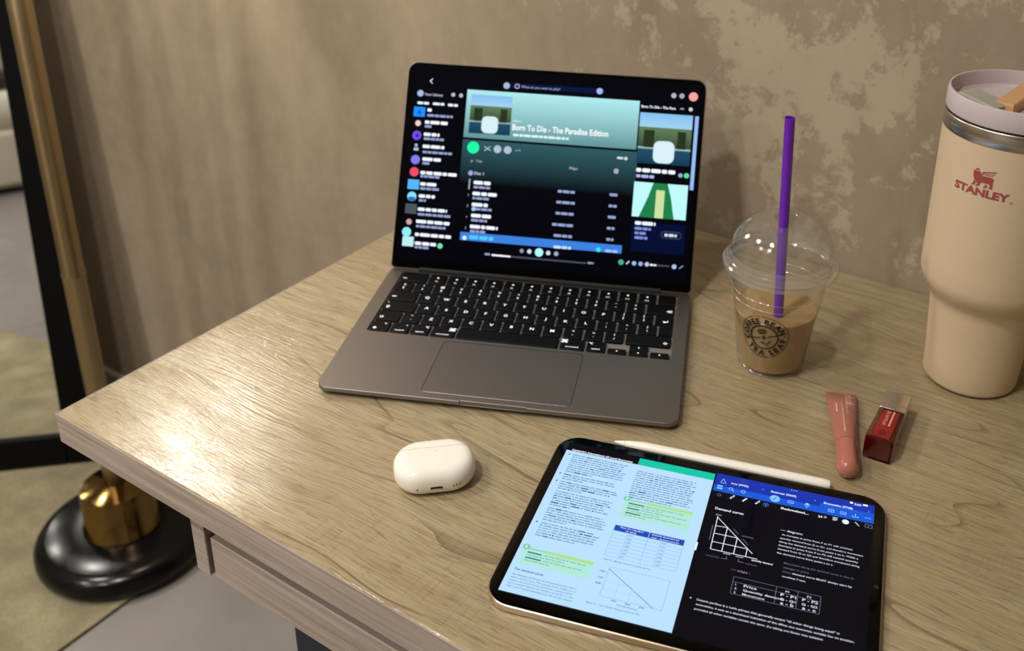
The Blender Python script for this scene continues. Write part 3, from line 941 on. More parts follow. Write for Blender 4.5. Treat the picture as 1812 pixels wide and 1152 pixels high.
ui.bar(1153, 468.2, 1164.5, 0.0024, 'E4E8F4', TXT); ui.line((1165, 469.2), (1186.5, 470.8), 0.0014, '4A4E68', ICO)
ui.disc(1195, 471.6, 0.0024, 'A8B6DC', ICO); ui.line((1203.5, 475), (1210.5, 470), 0.0009, 'A0A4B4', ICO)
# top bar
ui.disc(898.3, 152.8, 0.0034, '9CB0CC', ICO); ui.rrect(906, 147.5, 1071, 169.5, 0.005, '06143A', PAN, 1)
ui.ring(917, 154, 0.0026, 0.0009, 'B8B8D0', ICO); ui.text('What do you want to play?', 924.4, 155, 992.6, 159.5, 'AEB8DC', TXT)
ui.disc(1062.4, 164, 0.0032, '9CB2E8', ICO); ui.disc(1191.9, 173, 0.0026, 'A8AEB8', ICO); ui.disc(1206, 173.8, 0.0026, '98A2B4', ICO); ui.disc(1226, 175.5, 0.0045, 'F29C94', ICO)
# now-playing column
ui.text('Born To Die - The Para', 1135.8, 191, 1195.5, 195.8, W1, TXT, bold=0.03)
ui.bar(1203, 196.2, 1210.5, 0.0016, 'A0A0B0', TXT); ui.disc(1221.4, 197.6, 0.0020, 'C8C8D4', ICO)
ui.rect(1229.5, 209.5, 1227.0, 339, '8FB4E8', PAN, 3)
ui.bar(1127.7, 302.5, 1196, 0.0046, W1, TXT); ui.bar(1127.7, 313, 1162, 0.0036, 'A8B0DC', TXT)
ui.disc(1204.5, 313, 0.0022, '9CA4C0', ICO); ui.disc(1215, 313.6, 0.0026, '52D898', ICO)
ui.rect(1122, 392.5, 1211.5, 452, '020C30', PAN, 2)
ui.bar(1126.5, 395, 1162.5, 0.0042, W1, TXT, 4)
for y, x1 in ((404.5, 1154.5), (412.5, 1148), (420.5, 1148.5)): ui.bar(1126, y, x1, 0.0032, '7C8CD0', TXT, 4)
ui.rrect(1172, 409.5, 1206.5, 425, 0.0036, '4A5068', PAN, 3); ui.rrect(1173, 410.7, 1205.7, 424, 0.0032, '060E2C', PAN, 4); ui.bar(1177.6, 416.5, 1199.5, 0.0034, 'C8D4E8', TXT, 5)
ui.build()

# ================================================================== tablet
M_STAR = mat('champagne_aluminium', 'CBB9A4', 0.32, metal=1.0, nscale=700)
IO = (0.4087, 0.0338); IA = 0.2822; IW, IH, IT = 0.2476, 0.1785, 0.0061
tablet = empty('tablet', (*IO, ZD), IA, 'champagne-edged tablet lying flat with an economics textbook and notes side by side', 'tablet')
G().slab(0, 0, IW, IH, 0.0185, [(0.0008, 0.0003), (0.0, 0.0010), (0.0, IT - 0.0006), (0.0006, IT - 0.0001)], 10).build('body', M_STAR, tablet, 30)
screen = G().slab(0.0007, 0.0007, IW - 0.0007, IH - 0.0007, 0.0178, [(0.0, IT - 0.0004), (0.0, IT), (0.0003, IT + 0.0001)], 10).build('screen', M_GLASSBLACK, tablet, 30)
G().lathe([(0.0016, IT + 0.00012), (0.0001, IT + 0.00014)], 16, IW - 0.0045, IH * 0.5).build('camera_lens', mat('lens_glass', '14141C', 0.05), tablet)
for bx in (0.016, 0.031):
    G().slab(bx, IH - 0.0002, bx + 0.011, IH + 0.0006, 0.0003, [(0, 0.0018), (0, 0.0043)], 2).build('volume_button', M_STAR, tablet)
Ht = homography([(851.1, 1059.2), (1551.3, 1239.1), (1570.3, 886.5), (994.3, 765.6)], [(0, 0), (IW, 0), (IW, IH), (0, IH)])
ut = UI(Ht, lambda u, v, L: (u, v, IT + 0.00012 + 0.00004 * L), screen)
PAGE, INK, INKL = 'B4D8FA', '3A5470', '7D9AB8'
ut.uvrect(0.0082, 0.0092, IW - 0.0082, IH - 0.0092, '0A0912', PAN, 0)
ut.uvrect(0.0085, 0.0108, 0.1232, 0.1598, PAGE, 'textbook_page', 1)
ut.text('Cambridge International AS Level Economics', 1010, 795.5, 1118, 818, 'F0F2FA', bold=0.03)
uu0, _ = Ht(1129, 816); ut.uvrect(uu0, 0.1598, 0.1232, 0.1676, '14C0A0', 'textbook_page', 2)


def para(u0, u1, v, n, indent_first=True, seed=1, col=INKL, h=0.00105, pitch=0.00247):
    r = random.Random(seed)
    for i in range(n):
        end = u1 - (r.uniform(0, 0.005) if i < n - 1 else (u1 - u0) * r.uniform(0.3, 0.7))
        u = u0
        while u < end - 0.001:
            w = min(end - u, r.uniform(0.0012, 0.0062))
            hh = h * r.uniform(0.85, 1.15)
            ut.uvrect(u, v - hh / 2, u + w, v + hh / 2, col if r.random() > 0.12 else INK, 'textbook_print', 3)
            u += w + 0.00075
        v -= pitch
    return v


c1a, c1b, c2a, c2b = 0.0150, 0.0590, 0.0665, 0.1135
v = 0.1555
for k, n in enumerate((9, 3, 4, 7, 6, 6)):
    if k in (0, 1, 2, 5): ut.uvrect(c1a - 0.0035, v - 0.0006, c1a - 0.0023, v + 0.0006, INK, 'textbook_print', 3)
    v = para(c1a, c1b, v, n, seed=k + 1) - 0.0012
# green key-term boxes


def green_box(u0, v0, u1, v1, seed, rows):
    ut.uvrect(u0, v0, u1, v1, 'A9E0D2', 'textbook_page', 2)
    ut.uvrect(u0 + 0.016, v1 - 0.0028, u1, v1, 'A9D88A', 'textbook_page', 3); ut.uvrect(u0 + 0.003, v1 - 0.0020, u0 + 0.0155, v1 - 0.0008, '8CC8B0', 'textbook_print', 3)
    p = [(u0 + 0.0008 + 0.0026 * math.cos(a), v1 - 0.0004 + 0.0026 * math.sin(a)) for a in (2 * math.pi * i / 18 for i in range(18))]
    ut._put('textbook_page', p, [tuple(range(18))], lin('7CC4AC'), 4)
    ut.uvrect(u0 + 0.0003, v1 - 0.0018, u0 + 0.0013, v1 + 0.0010, 'D8F0EA', 'textbook_print', 5)
    vv = v1 - 0.0048; r = random.Random(seed)
    for i in range(rows):
        if i % 2 == 0:
            w = r.uniform(0.009, 0.013)
            ut.uvrect(u0 + 0.003, vv - 0.0006, u0 + 0.003 + w, vv + 0.0006, '3E6F6A', 'textbook_print', 3); s = u0 + 0.0045 + w
        else: s = u0 + 0.003
        e = u1 - r.uniform(0.001, 0.008) if i % 2 == 0 else u0 + r.uniform(0.012, 0.03)
        while s < e:
            w = r.uniform(0.002, 0.005); ut.uvrect(s, vv - 0.0005, min(e, s + w), vv + 0.0005, '86B8A8', 'textbook_print', 3); s += w + 0.0007
        vv -= 0.0025


green_box(*Ht(917, 996), *Ht(1052, 996), 3, 4)
green_box(*Ht(1094.6, 915), *Ht(1225.7, 908.4), 5, 6)
ut.text('The demand curve', 910.7, 1006, 962.6, 1018, INK, 'textbook_print', 3, bold=0.02)
body = ['The definition of demand can be represented by what is', 'called a demand curve. The example shown in Figure 2.1 is', 'based on the overall market demand for computers (PCs).', 'Let us consider that we can identify a typical PC, i.e. one', 'with a set of standard specifications. We can also assume']
ub0, vb0 = Ht(908, 1012)
for i, s in enumerate(body): ut.uvtext(s, ub0 + 0.0002, vb0 - 0.0022 - i * 0.00262, 0.002, INK, 'textbook_print', 3, 0.004, width=0.0445 if i != 2 else 0.0435)
_, vtop = Ht(1125, 833.8)
para(c2a, c2b, vtop, 13, seed=21)
# table
tu0, tv1 = Ht(1088.5, 929.5); tu1, _ = Ht(1212, 955.4); _, thv = Ht(1087, 939.5); _, tv0 = Ht(1067.4, 983)
ut.uvrect(tu0, thv, tu1, tv1, '1F48B0', 'textbook_page', 2); tm = tu0 + (tu1 - tu0) * 0.50
ut.uvrect(tm - 0.0002, thv, tm + 0.0002, tv1, 'B8D0F4', 'textbook_print', 3)
hm = (thv + tv1) / 2
ut.uvtext("Price of a 'standard'", tu0 + 0.004, hm + 0.0006, 0.002, 'E8F0FF', 'textbook_print', 4, 0.01, width=0.0165); ut.uvtext('PC ($US)', tu0 + 0.0085, hm - 0.0021, 0.002, 'E8F0FF', 'textbook_print', 4, 0.01, width=0.0075)
ut.uvtext('Quantity demanded per', tm + 0.0018, hm + 0.0006, 0.002, 'E8F0FF', 'textbook_print', 4, 0.01, width=0.0195); ut.uvtext('week - demand curve D1', tm + 0.0018, hm - 0.0021, 0.002, 'E8F0FF', 'textbook_print', 4, 0.01, width=0.0195)
nr = 7
for i in range(nr + 1):
    vv = thv + (tv0 - thv) * i / nr
    ut.uvrect(tu0, vv - 0.00010, tu1, vv + 0.00010, '6E90BC', 'textbook_print', 3)
    if i < nr:
        vm = vv + (tv0 - thv) / nr * 0.72
        for cx, s in ((tu0 + 0.010, ('2,000', '1,800', '1,600', '1,400', '1,200', '1,000', '800')[i]), (tm + 0.009, ('1,000', '2,000', '3,000', '4,000', '5,000', '6,000', '7,000')[i])):
            ut.uvtext(s, cx, vm, 0.0016, '5C7CA0', 'textbook_print', 3, 0.006, width=0.0044 if len(s) > 3 else 0.003)
for x in (tu0, tm, tu1): ut.uvrect(x - 0.0001, tv0, x + 0.0001, thv, '6E90BC', 'textbook_print', 3)
ut.text('Table 2.1  Market demand schedule for PCs', 1066.3, 989.6, 1152, 1009, INK, 'textbook_print', 3, bold=0.004)
gu0, gv1 = Ht(1079.6, 1004); gu1, _ = Ht(1186.6, 1027); _, gv0 = Ht(1062, 1054.7)
for a, b in (((gu0, gv0), (gu1, gv0)), ((gu1, gv0), (gu1, gv1)), ((gu1, gv1), (gu0, gv1)), ((gu0, gv1), (gu0, gv0))): ut.uvline(a, b, 0.00022, '6E90BC', 'textbook_print')
ut.uvline((gu0, gv1 - 0.002), (gu0 + (gu1 - gu0) * 0.86, gv0), 0.0004, '2F5890', 'textbook_print', 4)
for i in range(1, 3):
    q = gv0 + (gv1 - gv0) * i / 4; ut.uvline((gu0, q), (gu0 + (gu1 - gu0) * (0.82 - i * 0.22), q), 0.00015, '8CACD4', 'textbook_print')
    q = gu0 + (gu1 - gu0) * i / 4.4; ut.uvline((q, gv0), (q, gv0 + (gv1 - gv0) * (0.86 - i * 0.25)), 0.00015, '8CACD4', 'textbook_print')
for i, s in enumerate(('1800', '1200', '600')): ut.uvtext(s, gu0 - 0.0055, gv1 - 0.006 - i * 0.0055, 0.0016, INK, 'textbook_print', 3, 0.01, width=0.0036)
for i, s in enumerate(('2000', '4000', '6000')): ut.uvtext(s, gu0 + 0.008 + i * 0.0092, gv0 - 0.0022, 0.0016, INK, 'textbook_print', 3, 0.01, width=0.0036)
ut.uvtext('Quantity demanded', gu0 + 0.0125, gv0 - 0.0046, 0.002, INK, 'textbook_print', 3, 0.006, width=0.0135)
ut.text('Figure 2.1  The market demand curve for PCs', 1037.6, 1064.7, 1133, 1089.5, INK, 'textbook_print', 3, bold=0.004)
# split-view handle
hu, hv = Ht(1231.5, 968); ut._put('notes_icon', rr(hu - 0.0006, hv - 0.0040, hu + 0.0006, hv + 0.0040, 0.0005, 3), [tuple(range(16))], lin('E8ECF8'), 3)
# note-taking app
NI, NX = 'notes_icon', 'notes_lettering'
n0, n1 = 0.1243, IW - 0.0084
_, vt2 = Ht(1266, 858.5); _, vt3 = Ht(1264, 869)
ut.uvrect(n0, vt2, n1, IH - 0.0095, '1C34A8', 'notes_toolbar', 1); ut.uvrect(n0, vt3, n1, vt2, '1B58D0', 'notes_toolbar', 1)
ua1, _ = Ht(1452, 886); ut.uvrect(ua1, vt2, n1, vt2 + 0.0042, '1B58D0', 'notes_toolbar', 2)
ut.uvrect(n0, vt3 - 0.0068, n1, vt3, '0E0D16', 'notes_toolbar', 1)
LB = 'A8D0FF'
ut.text('logy (9990)', 1293.5, 856.4, 1324, 862.3, 'D6E2FF', NX, bold=0.03); ut.text('Business (9609)', 1364, 871, 1409, 880.5, 'D6E2FF', NX, bold=0.03); ut.text('Economics (9708)', 1457.8, 891.7, 1509.3, 902.3, 'E8F0FF', NX, bold=0.03)
ut.text('56%', 1512, 894.2, 1524.6, 896.6, 'E8F0FF', NX, bold=0.02)
for x, y in ((1349.5, 867), (1442, 887), (1537.6, 907.6)): ut.text('x', x - 1.5, y, x + 1.5, y + 0.6, '9CC0F4', NX)
for x, y in ((1400.5, 868.8), (1405, 869.8), (1409.5, 870.7)): ut.disc(x, y, 0.0005, 'A8C4FF', NI)
ut.disc(1506.9, 891.7, 0.0012, 'F0F4FF', NI); bu, bv = Ht(1531.3, 896.5); ut.uvrect(bu - 0.0016, bv - 0.0009, bu + 0.0018, bv + 0.0009, 'F0F4FF', NI, 3)
ut.line((1274, 855), (1279.7, 848.5), 0.0004, LB, NI); ut.line((1279.7, 848.5), (1284, 857), 0.0004, LB, NI); ut.line((1275.5, 855.5), (1283, 857), 0.0004, LB, NI)
for dx, dy in ((-2.6, -2.3), (2.2, -1.4), (-3.2, 1.8), (1.7, 2.7)): ut.rect(1273.4 + dx - 1.8, 862.7 + dy - 1.6, 1273.4 + dx + 1.8, 862.7 + dy + 1.6, LB, NI, 3)
ut.ring(1292.5, 866.3, 0.0015, 0.0004, LB, NI); ut.line((1295, 868.5), (1297.5, 871.5), 0.0005, LB, NI)
ut.ring(1314.5, 871.7, 0.0016, 0.0005, LB, NI)
ut.disc(1370.8, 884, 0.0037, '7CC0F4', NI); ut.line((1367.5, 886), (1374, 881.5), 0.0006, '1B58D0', NI, 4)
for x, y in ((1399, 890), (1470.5, 905.7), (1492, 910.5)):
    a, b = Ht(x, y)
    for p0, p1 in (((-1, -1), (1, -1)), ((1, -1), (1, 1)), ((1, 1), (-1, 1)), ((-1, 1), (-1, -1))):
        ut.uvline((a + p0[0] * 0.0019, b + p0[1] * 0.0014), (a + p1[0] * 0.0019, b + p1[1] * 0.0014), 0.0004, LB, NI)
    ut.uvline((a - 0.001, b), (a + 0.001, b), 0.0005, LB, NI)
ut.disc(1428, 894, 0.0011, LB, NI); ut.ring(1428, 895.6, 0.0018, 0.0004, LB, NI); ut.line((1427.4, 898), (1426.8, 901), 0.0004, LB, NI)
a, b = Ht(1513.7, 915.5); ut.uvline((a - 0.002, b - 0.0012), (a + 0.002, b - 0.0012), 0.0005, LB, NI); ut.uvline((a, b - 0.0005), (a, b + 0.0022), 0.0005, LB, NI)
for q in (-0.002, 0.002): ut.uvline((a + q, b - 0.0012), (a + q, b), 0.0005, LB, NI)
for q in (-0.0016, 0, 0.0016): ut.uvrect(Ht(1535.5, 919.4)[0] + q - 0.0004, Ht(1535.5, 919.4)[1] - 0.0004, Ht(1535.5, 919.4)[0] + q + 0.0004, Ht(1535.5, 919.4)[1] + 0.0004, LB, NI, 3)
ut.ring(1272, 877, 0.0014, 0.0004, '7A7A88', NI)
for x, y in ((1295, 881), (1317, 886), (1340, 890.8)): ut.line((x - 4, y + 2.5), (x + 4, y - 2.5), 0.0012, 'E8EAF4', NI)
for x, y in ((1295, 881), (1340, 890.8)): ut.line((x - 2, y + 1.2), (x + 2, y - 1.2), 0.0005, '0E0D16', NI, 4)
ut.text('T', 1352, 895, 1357, 896, '7CB4FF', NX); ut.ring(1354.6, 895, 0.0021, 0.0004, '2E6CE0', NI)
ut.text('ShadowsIntoL...', 1381, 900.8, 1431, 911, 'F0F2FA', NX, bold=0.03); ut.text('24', 1447.3, 915.4, 1455, 917, 'F0F2FA', NX, bold=0.03); ut.ring(1460, 917.3, 0.0010, 0.0004, 'D8DAE6', NI)
a, b = Ht(1477.8, 921)
for i, w in enumerate((0.0036, 0.0028, 0.0036, 0.0024)): ut.uvrect(a - 0.0018, b + 0.0015 - i * 0.001, a - 0.0018 + w, b + 0.0020 - i * 0.001, 'E8EAF4', NI, 3)
ut.disc(1496, 925.8, 0.0024, 'E2FBFA', NI); ut.line((1513, 926), (1520, 933.5), 0.0006, 'F0F0F4', NI); a, b = Ht(1537, 933.8)
for p0, p1 in (((-1, -1), (1, -1)), ((1, -1), (1, 1)), ((1, 1), (-1, 1)), ((-1, 1), (-1, -1))): ut.uvline((a + p0[0] * 0.0024, b + p0[1] * 0.0016), (a + p1[0] * 0.0024, b + p1[1] * 0.0016), 0.0003, '7C90A8', NI)
ut.uvtext('T', a - 0.0007, b - 0.0009, 0.002, '9CB0D8', NX)
WH, GR = 'E6E8F4', '6E6C7A'
ut.text('Demand curve:', 1264.8, 900.5, 1315.5, 911, WH, NX, bold=0.03)
ut.text('price', 1266.5, 911.5, 1276, 913.3, WH, NX)


def nl(a, b, w=0.0006, c='E6E8F0'): ut.line((1240 + a[0] / 5.235, 780 + a[1] / 5.235), (1240 + b[0] / 5.235, 780 + b[1] / 5.235), w, c, NI)


for a, b in (((155, 705), (85, 1010)), ((85, 1010), (520, 1108)), ((155, 718), (475, 1058)), ((138, 795), (245, 814)), ((125, 865), (335, 910)), ((100, 940), (428, 1012)), ((243, 815), (190, 1035)), ((335, 910), (300, 1058)), ((428, 1010), (410, 1086))): nl(a, b)
for a, b in (((108, 790), (75, 925)), ((300, 825), (345, 875)), ((385, 920), (435, 975)), ((380, 890), (485, 912)), ((235, 1080), (235, 1105)), ((235, 1105), (180, 1098)), ((345, 1105), (345, 1130)), ((345, 1130), (395, 1140))): nl(a, b, 0.0003, '8C8A98')
nl((205, 1052), (270, 1066), 0.0004); nl((320, 1080), (390, 1096), 0.0004)
ut.text('contraction', 1248, 983, 1272, 988.5, GR, NX); ut.text('extension', 1318, 999, 1338.5, 1003, GR, NX); ut.text('movement', 1312, 950, 1333, 954.5, GR, NX)
ut.text('quantity demand', 1329, 992.5, 1366.5, 1001, WH, NX, bold=0.03)
NL = [('— diagram:', 1381, 939, 1420, 948), ('an increase in price from P to P1 will contract', 1383.3, 948, 1508.4, 975), ('quantity demand from Q to Q1, and therefore movement', 1379.4, 954.2, 1526.5, 986), ('along the demand curve from point a to b. While a', 1378, 960.4, 1518, 991),
      ('decrease in price from P to P2 will extend quantity', 1376.6, 966.8, 1517.7, 997.5), ('demand from Q to Q2 and therefore movement along', 1375.4, 973.2, 1520, 1005), ('the demand curve from point a to c.', 1374, 980, 1473.6, 1002)]
for s, x0, y0, x1, y1 in NL: ut.text(s, x0, y0, x1, y1, WH, NX, bold=0.01, vs=0.86)
for s, x0, y0, x1, y1, c in (('Movement along the demand curve is due to', 1386.4, 998.6, 1510, 1026, GR), ('changes in price.', 1385.3, 1006, 1431.7, 1016.4, GR), ('Note:', 1384, 1013, 1399, 1016.6, GR), ('demand curve MUST always start by', 1401, 1017, 1506.7, 1041.5, WH), ('touching Y-axis.', 1383, 1021.6, 1425, 1031, WH), ('— steps :', 1292.6, 1008.6, 1326.8, 1016.5, '8E8C9A')):
    ut.text(s, x0, y0, x1, y1, c, NX, bold=0.01, vs=0.86)
tA, tB = Ht(1298, 1021.8), Ht(1448.2, 1089); tu = (Ht(1373.8, 1039.5)[0], Ht(1411.8, 1048)[0]); trow = tA[1] - (tA[1] - tB[1]) * 0.30
for y in (tA[1], trow, tB[1]): ut.uvline((tA[0], y), (tB[0], y), 0.0003, '77758A', NI)
for x in (tA[0], *tu, tB[0]): ut.uvline((x, tA[1]), (x, tB[1]), 0.0003, '77758A', NI)
rh = (trow - tB[1]) / 3
for i, (s, w) in enumerate((('Price', 0.0085), ('Quantity demand', 0.0255), ('Movement', 0.0145))):
    vv = trow - (i + 0.78) * rh
    ut.uvtext(str(i + 1) + '.', tA[0] + 0.002, vv, 0.0024, WH, NX, 4, 0.01); ut.uvtext(s, tA[0] + 0.0075, vv, 0.0026, WH, NX, 4, 0.012, width=w, vs=0.72)
    for cu0, t3 in ((tu[0], ('P - P1', 'Q - Q1', 'a - b')), (tu[1], ('P - P2', 'Q - Q2', 'a - c'))):
        ut.uvtext(t3[i], cu0 + 0.0032 + (0.0006 if i == 2 else 0), vv, 0.0026, WH, NX, 4, 0.015, width=0.0100 if i < 2 else 0.0085, vs=0.72)
ut.uvtext('P↑', tu[0] + 0.006, trow + 0.0010, 0.0024, WH, NX, 4, 0.015); ut.uvtext('P↓', tu[1] + 0.006, trow + 0.0010, 0.0024, WH, NX, 4, 0.015)
ut.disc(1222, 1059, 0.0005, WH, NI)
for s, x0, y0, x1, y1 in (('Ceteris paribus is a Latin phrase that generally means "all other things being equal" in', 1231.9, 1063.8, 1484.6, 1121), ('economics, it acts as a shorthand indication of the effect one economic variable has on another,', 1230.8, 1071.3, 1510, 1136.5), ('provided all other variables remain the same. (i.e taking one factor into isolation', 1228, 1079.4, 1454.8, 1132)):
    ut.text(s, x0, y0, x1, y1, WH, NX, bold=0.01, vs=0.86)
ut.build()

# ================================================================== stylus clipped to the tablet's long edge
M_WHITE = mat('satin_white_plastic', 'EDE8DE', 0.38, sss=0.05)
ca, sa = math.cos(IA), math.sin(IA)
sx, sy = 0.0405, IH + 0.0048
stylus = empty('stylus_pen', (IO[0] + sx * ca - sy * sa, IO[1] + sx * sa + sy * ca, ZD), IA, 'white stylus pen lying along the edge of the tablet', 'stylus')
R = 0.0044


def pen_ring(x, r, flat=True):
    pts = []
    for i in range(28):
        a = 2 * math.pi * i / 28
        y, z = r * math.cos(a), r * math.sin(a)
        if flat: y = max(y, -r * 0.9)
        pts.append((x, y, R + z))
    return pts


g = G().loft([pen_ring(x, r, x > 0.02) for x, r in ((0.0085, 0.0024), (0.0125, 0.0031), (0.022, 0.0042), (0.027, R), (0.160, R), (0.1640, 0.0042), (0.1660, 0.0034))])
g.build('barrel', M_WHITE, stylus, 50)
G().loft([pen_ring(x, r, False) for x, r in ((0.0, 0.0004), (0.0006, 0.0008), (0.0083, 0.0024))]).build('tip', M_WHITE, stylus, 50)

# ================================================================== earbud case
M_GLOSSW = mat('gloss_white_plastic', 'EFEAE0', 0.12, coat=0.4, sss=0.06)
M_HOLE = mat('port_black', '15100E', 0.4)
EA = math.radians(44.0); EC = (0.3045, 0.1131)
case = empty('earbud_case', (*EC, ZD), EA, 'glossy white wireless earbud case lying flat on the desk', 'earbud case')
hx, hy, hz = 0.0303, 0.0226, 0.0108


def case_ring(z01):
    """section at height fraction -1..1 of the pebble-shaped case"""
    q = abs(z01)
    s = (1 - q ** 2.5) ** (1 / 2.5)
    dx = 0.0105 * (1 - s); dy = 0.0105 * (1 - s)
    return [(x, y, hz + z01 * hz) for x, y in rr(-hx + dx, -hy + dy, hx - dx, hy - dy, 0.0208 - dx * 0.9, 12)]


zs = [math.sin(math.pi / 2 * t) for t in np.linspace(-1, 1, 23)]
zs[0], zs[-1] = -0.9995, 0.9995
case_body = G().loft([case_ring(z) for z in zs]).build('case_shell', M_GLOSSW, case, 60)


def front_y(x, z):
    """front surface of the case at x, z (local)"""
    q = abs((z - hz) / hz); s = (1 - q ** 2.5) ** (1 / 2.5); d = 0.0105 * (1 - s); r = 0.0208 - d * 0.9
    xe = hx - d - r
    if abs(x) <= xe: return -(hy - d)
    return -(hy - d - r) - math.sqrt(max(r * r - (abs(x) - xe) ** 2, 0))


zp = 0.0088
G().add([(x, front_y(x, z) - 0.00012, z) for x, z in rr(-0.0045, zp - 0.0013, 0.0045, zp + 0.0013, 0.00125, 5)], [tuple(range(24))]).build('charging_port', M_HOLE, case, fix=False)
G().add([(x, front_y(x, z) - 0.00022, z) for x, z in rr(-0.0032, zp - 0.00115, 0.0032, zp - 0.00035, 0.0003, 3)], [tuple(range(16))]).build('port_tongue', mat('port_metal', 'C9C2CC', 0.3, metal=0.8), case, fix=False)
for x, z, r in ((-0.0140, zp - 0.0005, 0.0007), (0.0125, zp + 0.0006, 0.0006), (0.0148, zp + 0.0007, 0.0006), (0.0171, zp + 0.0008, 0.0006)):
    G().add([(x + r * math.cos(t), front_y(x + r * math.cos(t), z + r * math.sin(t)) - 0.00015, z + r * math.sin(t)) for t in (2 * math.pi * i / 10 for i in range(10))], [tuple(range(10))]).build('speaker_hole', M_HOLE, case, fix=False)
def side_x(y, z01):
    q = abs(z01); s = (1 - q ** 2.5) ** (1 / 2.5); d = 0.0105 * (1 - s); r = 0.0208 - d * 0.9
    ye = hy - d - r
    return hx - d if abs(y) <= ye else hx - d - r + math.sqrt(max(r * r - (abs(y) - ye) ** 2, 0))


ys = 0.0085
seam = [(side_x(ys, z) + 0.00003, ys, hz + z * hz) for z in zs[3:]] + [(-side_x(ys, z) - 0.00003, ys, hz + z * hz) for z in reversed(zs[3:])]
G().tube(seam, 0.00014, 6).build('lid_seam', mat('seam_shadow_grey', 'A9A294', 0.5), case)
G().lathe([(0.0005, 2 * hz + 0.00002), (0.0001, 2 * hz + 0.00004)], 12, 0.002, 0.004).build('status_light', mat('status_light_dot', 'BDB6A8', 0.4), case)

# ================================================================== iced coffee cup with straw
CUX, CUY = 0.4496, 0.4024
M_CLEAR = clear_plastic('clear_cup_plastic', (0.985, 0.98, 0.965), 0.02, 0.015)
M_LIDP = clear_plastic('clear_dome_plastic', (0.97, 0.965, 0.955), 0.03, 0.05, 1.75)
M_COFFEE = mat('milky_coffee', '9E8355', 0.28)
M_PRINT = mat('dark_brown_print', '1E0F0A', 0.5)
cup = empty('iced_coffee_cup', (CUX, CUY, ZD), 0, 'clear plastic takeaway cup of iced coffee with a domed lid and round printed logo', 'cup')
KR0, KZ0, KR1, KZ1 = 0.0290, 0.002, 0.0406, 0.0862


def cup_r(z): return KR0 + (KR1 - KR0) * (z - KZ0) / (KZ1 - KZ0)


G().lathe([(0.0005, 0.0035), (0.0245, 0.0035), (0.0262, 0.0010), (0.0275, 0.0004), (0.0287, 0.0014), (cup_r(0.012), 0.012), (cup_r(0.0135) - 0.0006, 0.0135), (cup_r(0.016), 0.016), (cup_r(0.084), 0.084),
          (0.0408, 0.0880), (0.0425, 0.0955), (0.0440, 0.0985), (0.0450, 0.0990)], 72).build('cup_wall', M_CLEAR, cup, 40)
LEV = 0.0575
G().lathe([(0.0005, 0.0040), (0.0243, 0.0040), (0.0275, 0.0048), (cup_r(0.012) - 0.0009, 0.012), (cup_r(LEV) - 0.0008, LEV - 0.0004), (cup_r(LEV) - 0.0012, LEV), (0.0005, LEV - 0.0001)], 72).build('coffee', M_COFFEE, cup, 40)
M_RIM = clear_plastic('clear_rim_plastic', (0.95, 0.94, 0.92), 0.05, 0.12, 1.8)
G().lathe([(0.0440, 0.0965), (0.0474, 0.0968), (0.0486, 0.0962), (0.0495, 0.0980), (0.0494, 0.1020), (0.0482, 0.1034), (0.0470, 0.1030), (0.0464, 0.1042), (0.0462, 0.1058), (0.0455, 0.1066), (0.0449, 0.1062), (0.0447, 0.1095), (0.0441, 0.1110), (0.0436, 0.1112)], 72).build('lid_rim', M_RIM, cup, 30)
G().lathe([(0.0436, 0.1112), (0.0436, 0.1125), (0.0430, 0.1175), (0.0412, 0.1235), (0.0378, 0.1298), (0.0325, 0.1352), (0.0258, 0.1395), (0.0185, 0.1422), (0.0118, 0.1434), (0.0110, 0.1440), (0.0102, 0.1430)], 72).build('dome_lid', M_LIDP, cup, 40)
for z, rr0, w in ((0.0790, cup_r(0.079), 0.0005), (0.0715, cup_r(0.0715), 0.0005)):
    G().lathe([(rr0, z - w), (rr0 + 0.0005, z), (rr0, z + w)], 72).build('stacking_rib', M_RIM, cup, 60)
# logo, wrapped on the cup wall
LZ, LANG, LRAD, LROT = 0.0448, math.radians(-81.5), 0.0215, math.radians(19)
rmid = cup_r(LZ)


def on_cup(x, y, off=0.00025):
    c, s = math.cos(LROT), math.sin(LROT)
    X, Y = x * c - y * s, x * s + y * c
    z = LZ + Y; a = LANG + X / rmid; r = cup_r(z) + off
    return (r * math.cos(a), r * math.sin(a), z)


lg = G()


def ring2(r0, r1, a0, a1, n):
    vs = []; fs = []
    for i in range(n + 1):
        a = math.radians(a0 + (a1 - a0) * i / n)
        vs += [on_cup(r0 * math.cos(a), r0 * math.sin(a)), on_cup(r1 * math.cos(a), r1 * math.sin(a))]
        if i: fs.append((2 * i - 2, 2 * i, 2 * i + 1, 2 * i - 1))
    lg.add(vs, fs)


ring2(0.0207, 0.0213, 100, 260, 60); ring2(0.0207, 0.0213, -80, 80, 60); ring2(0.0112, 0.0125, 0, 360, 72)


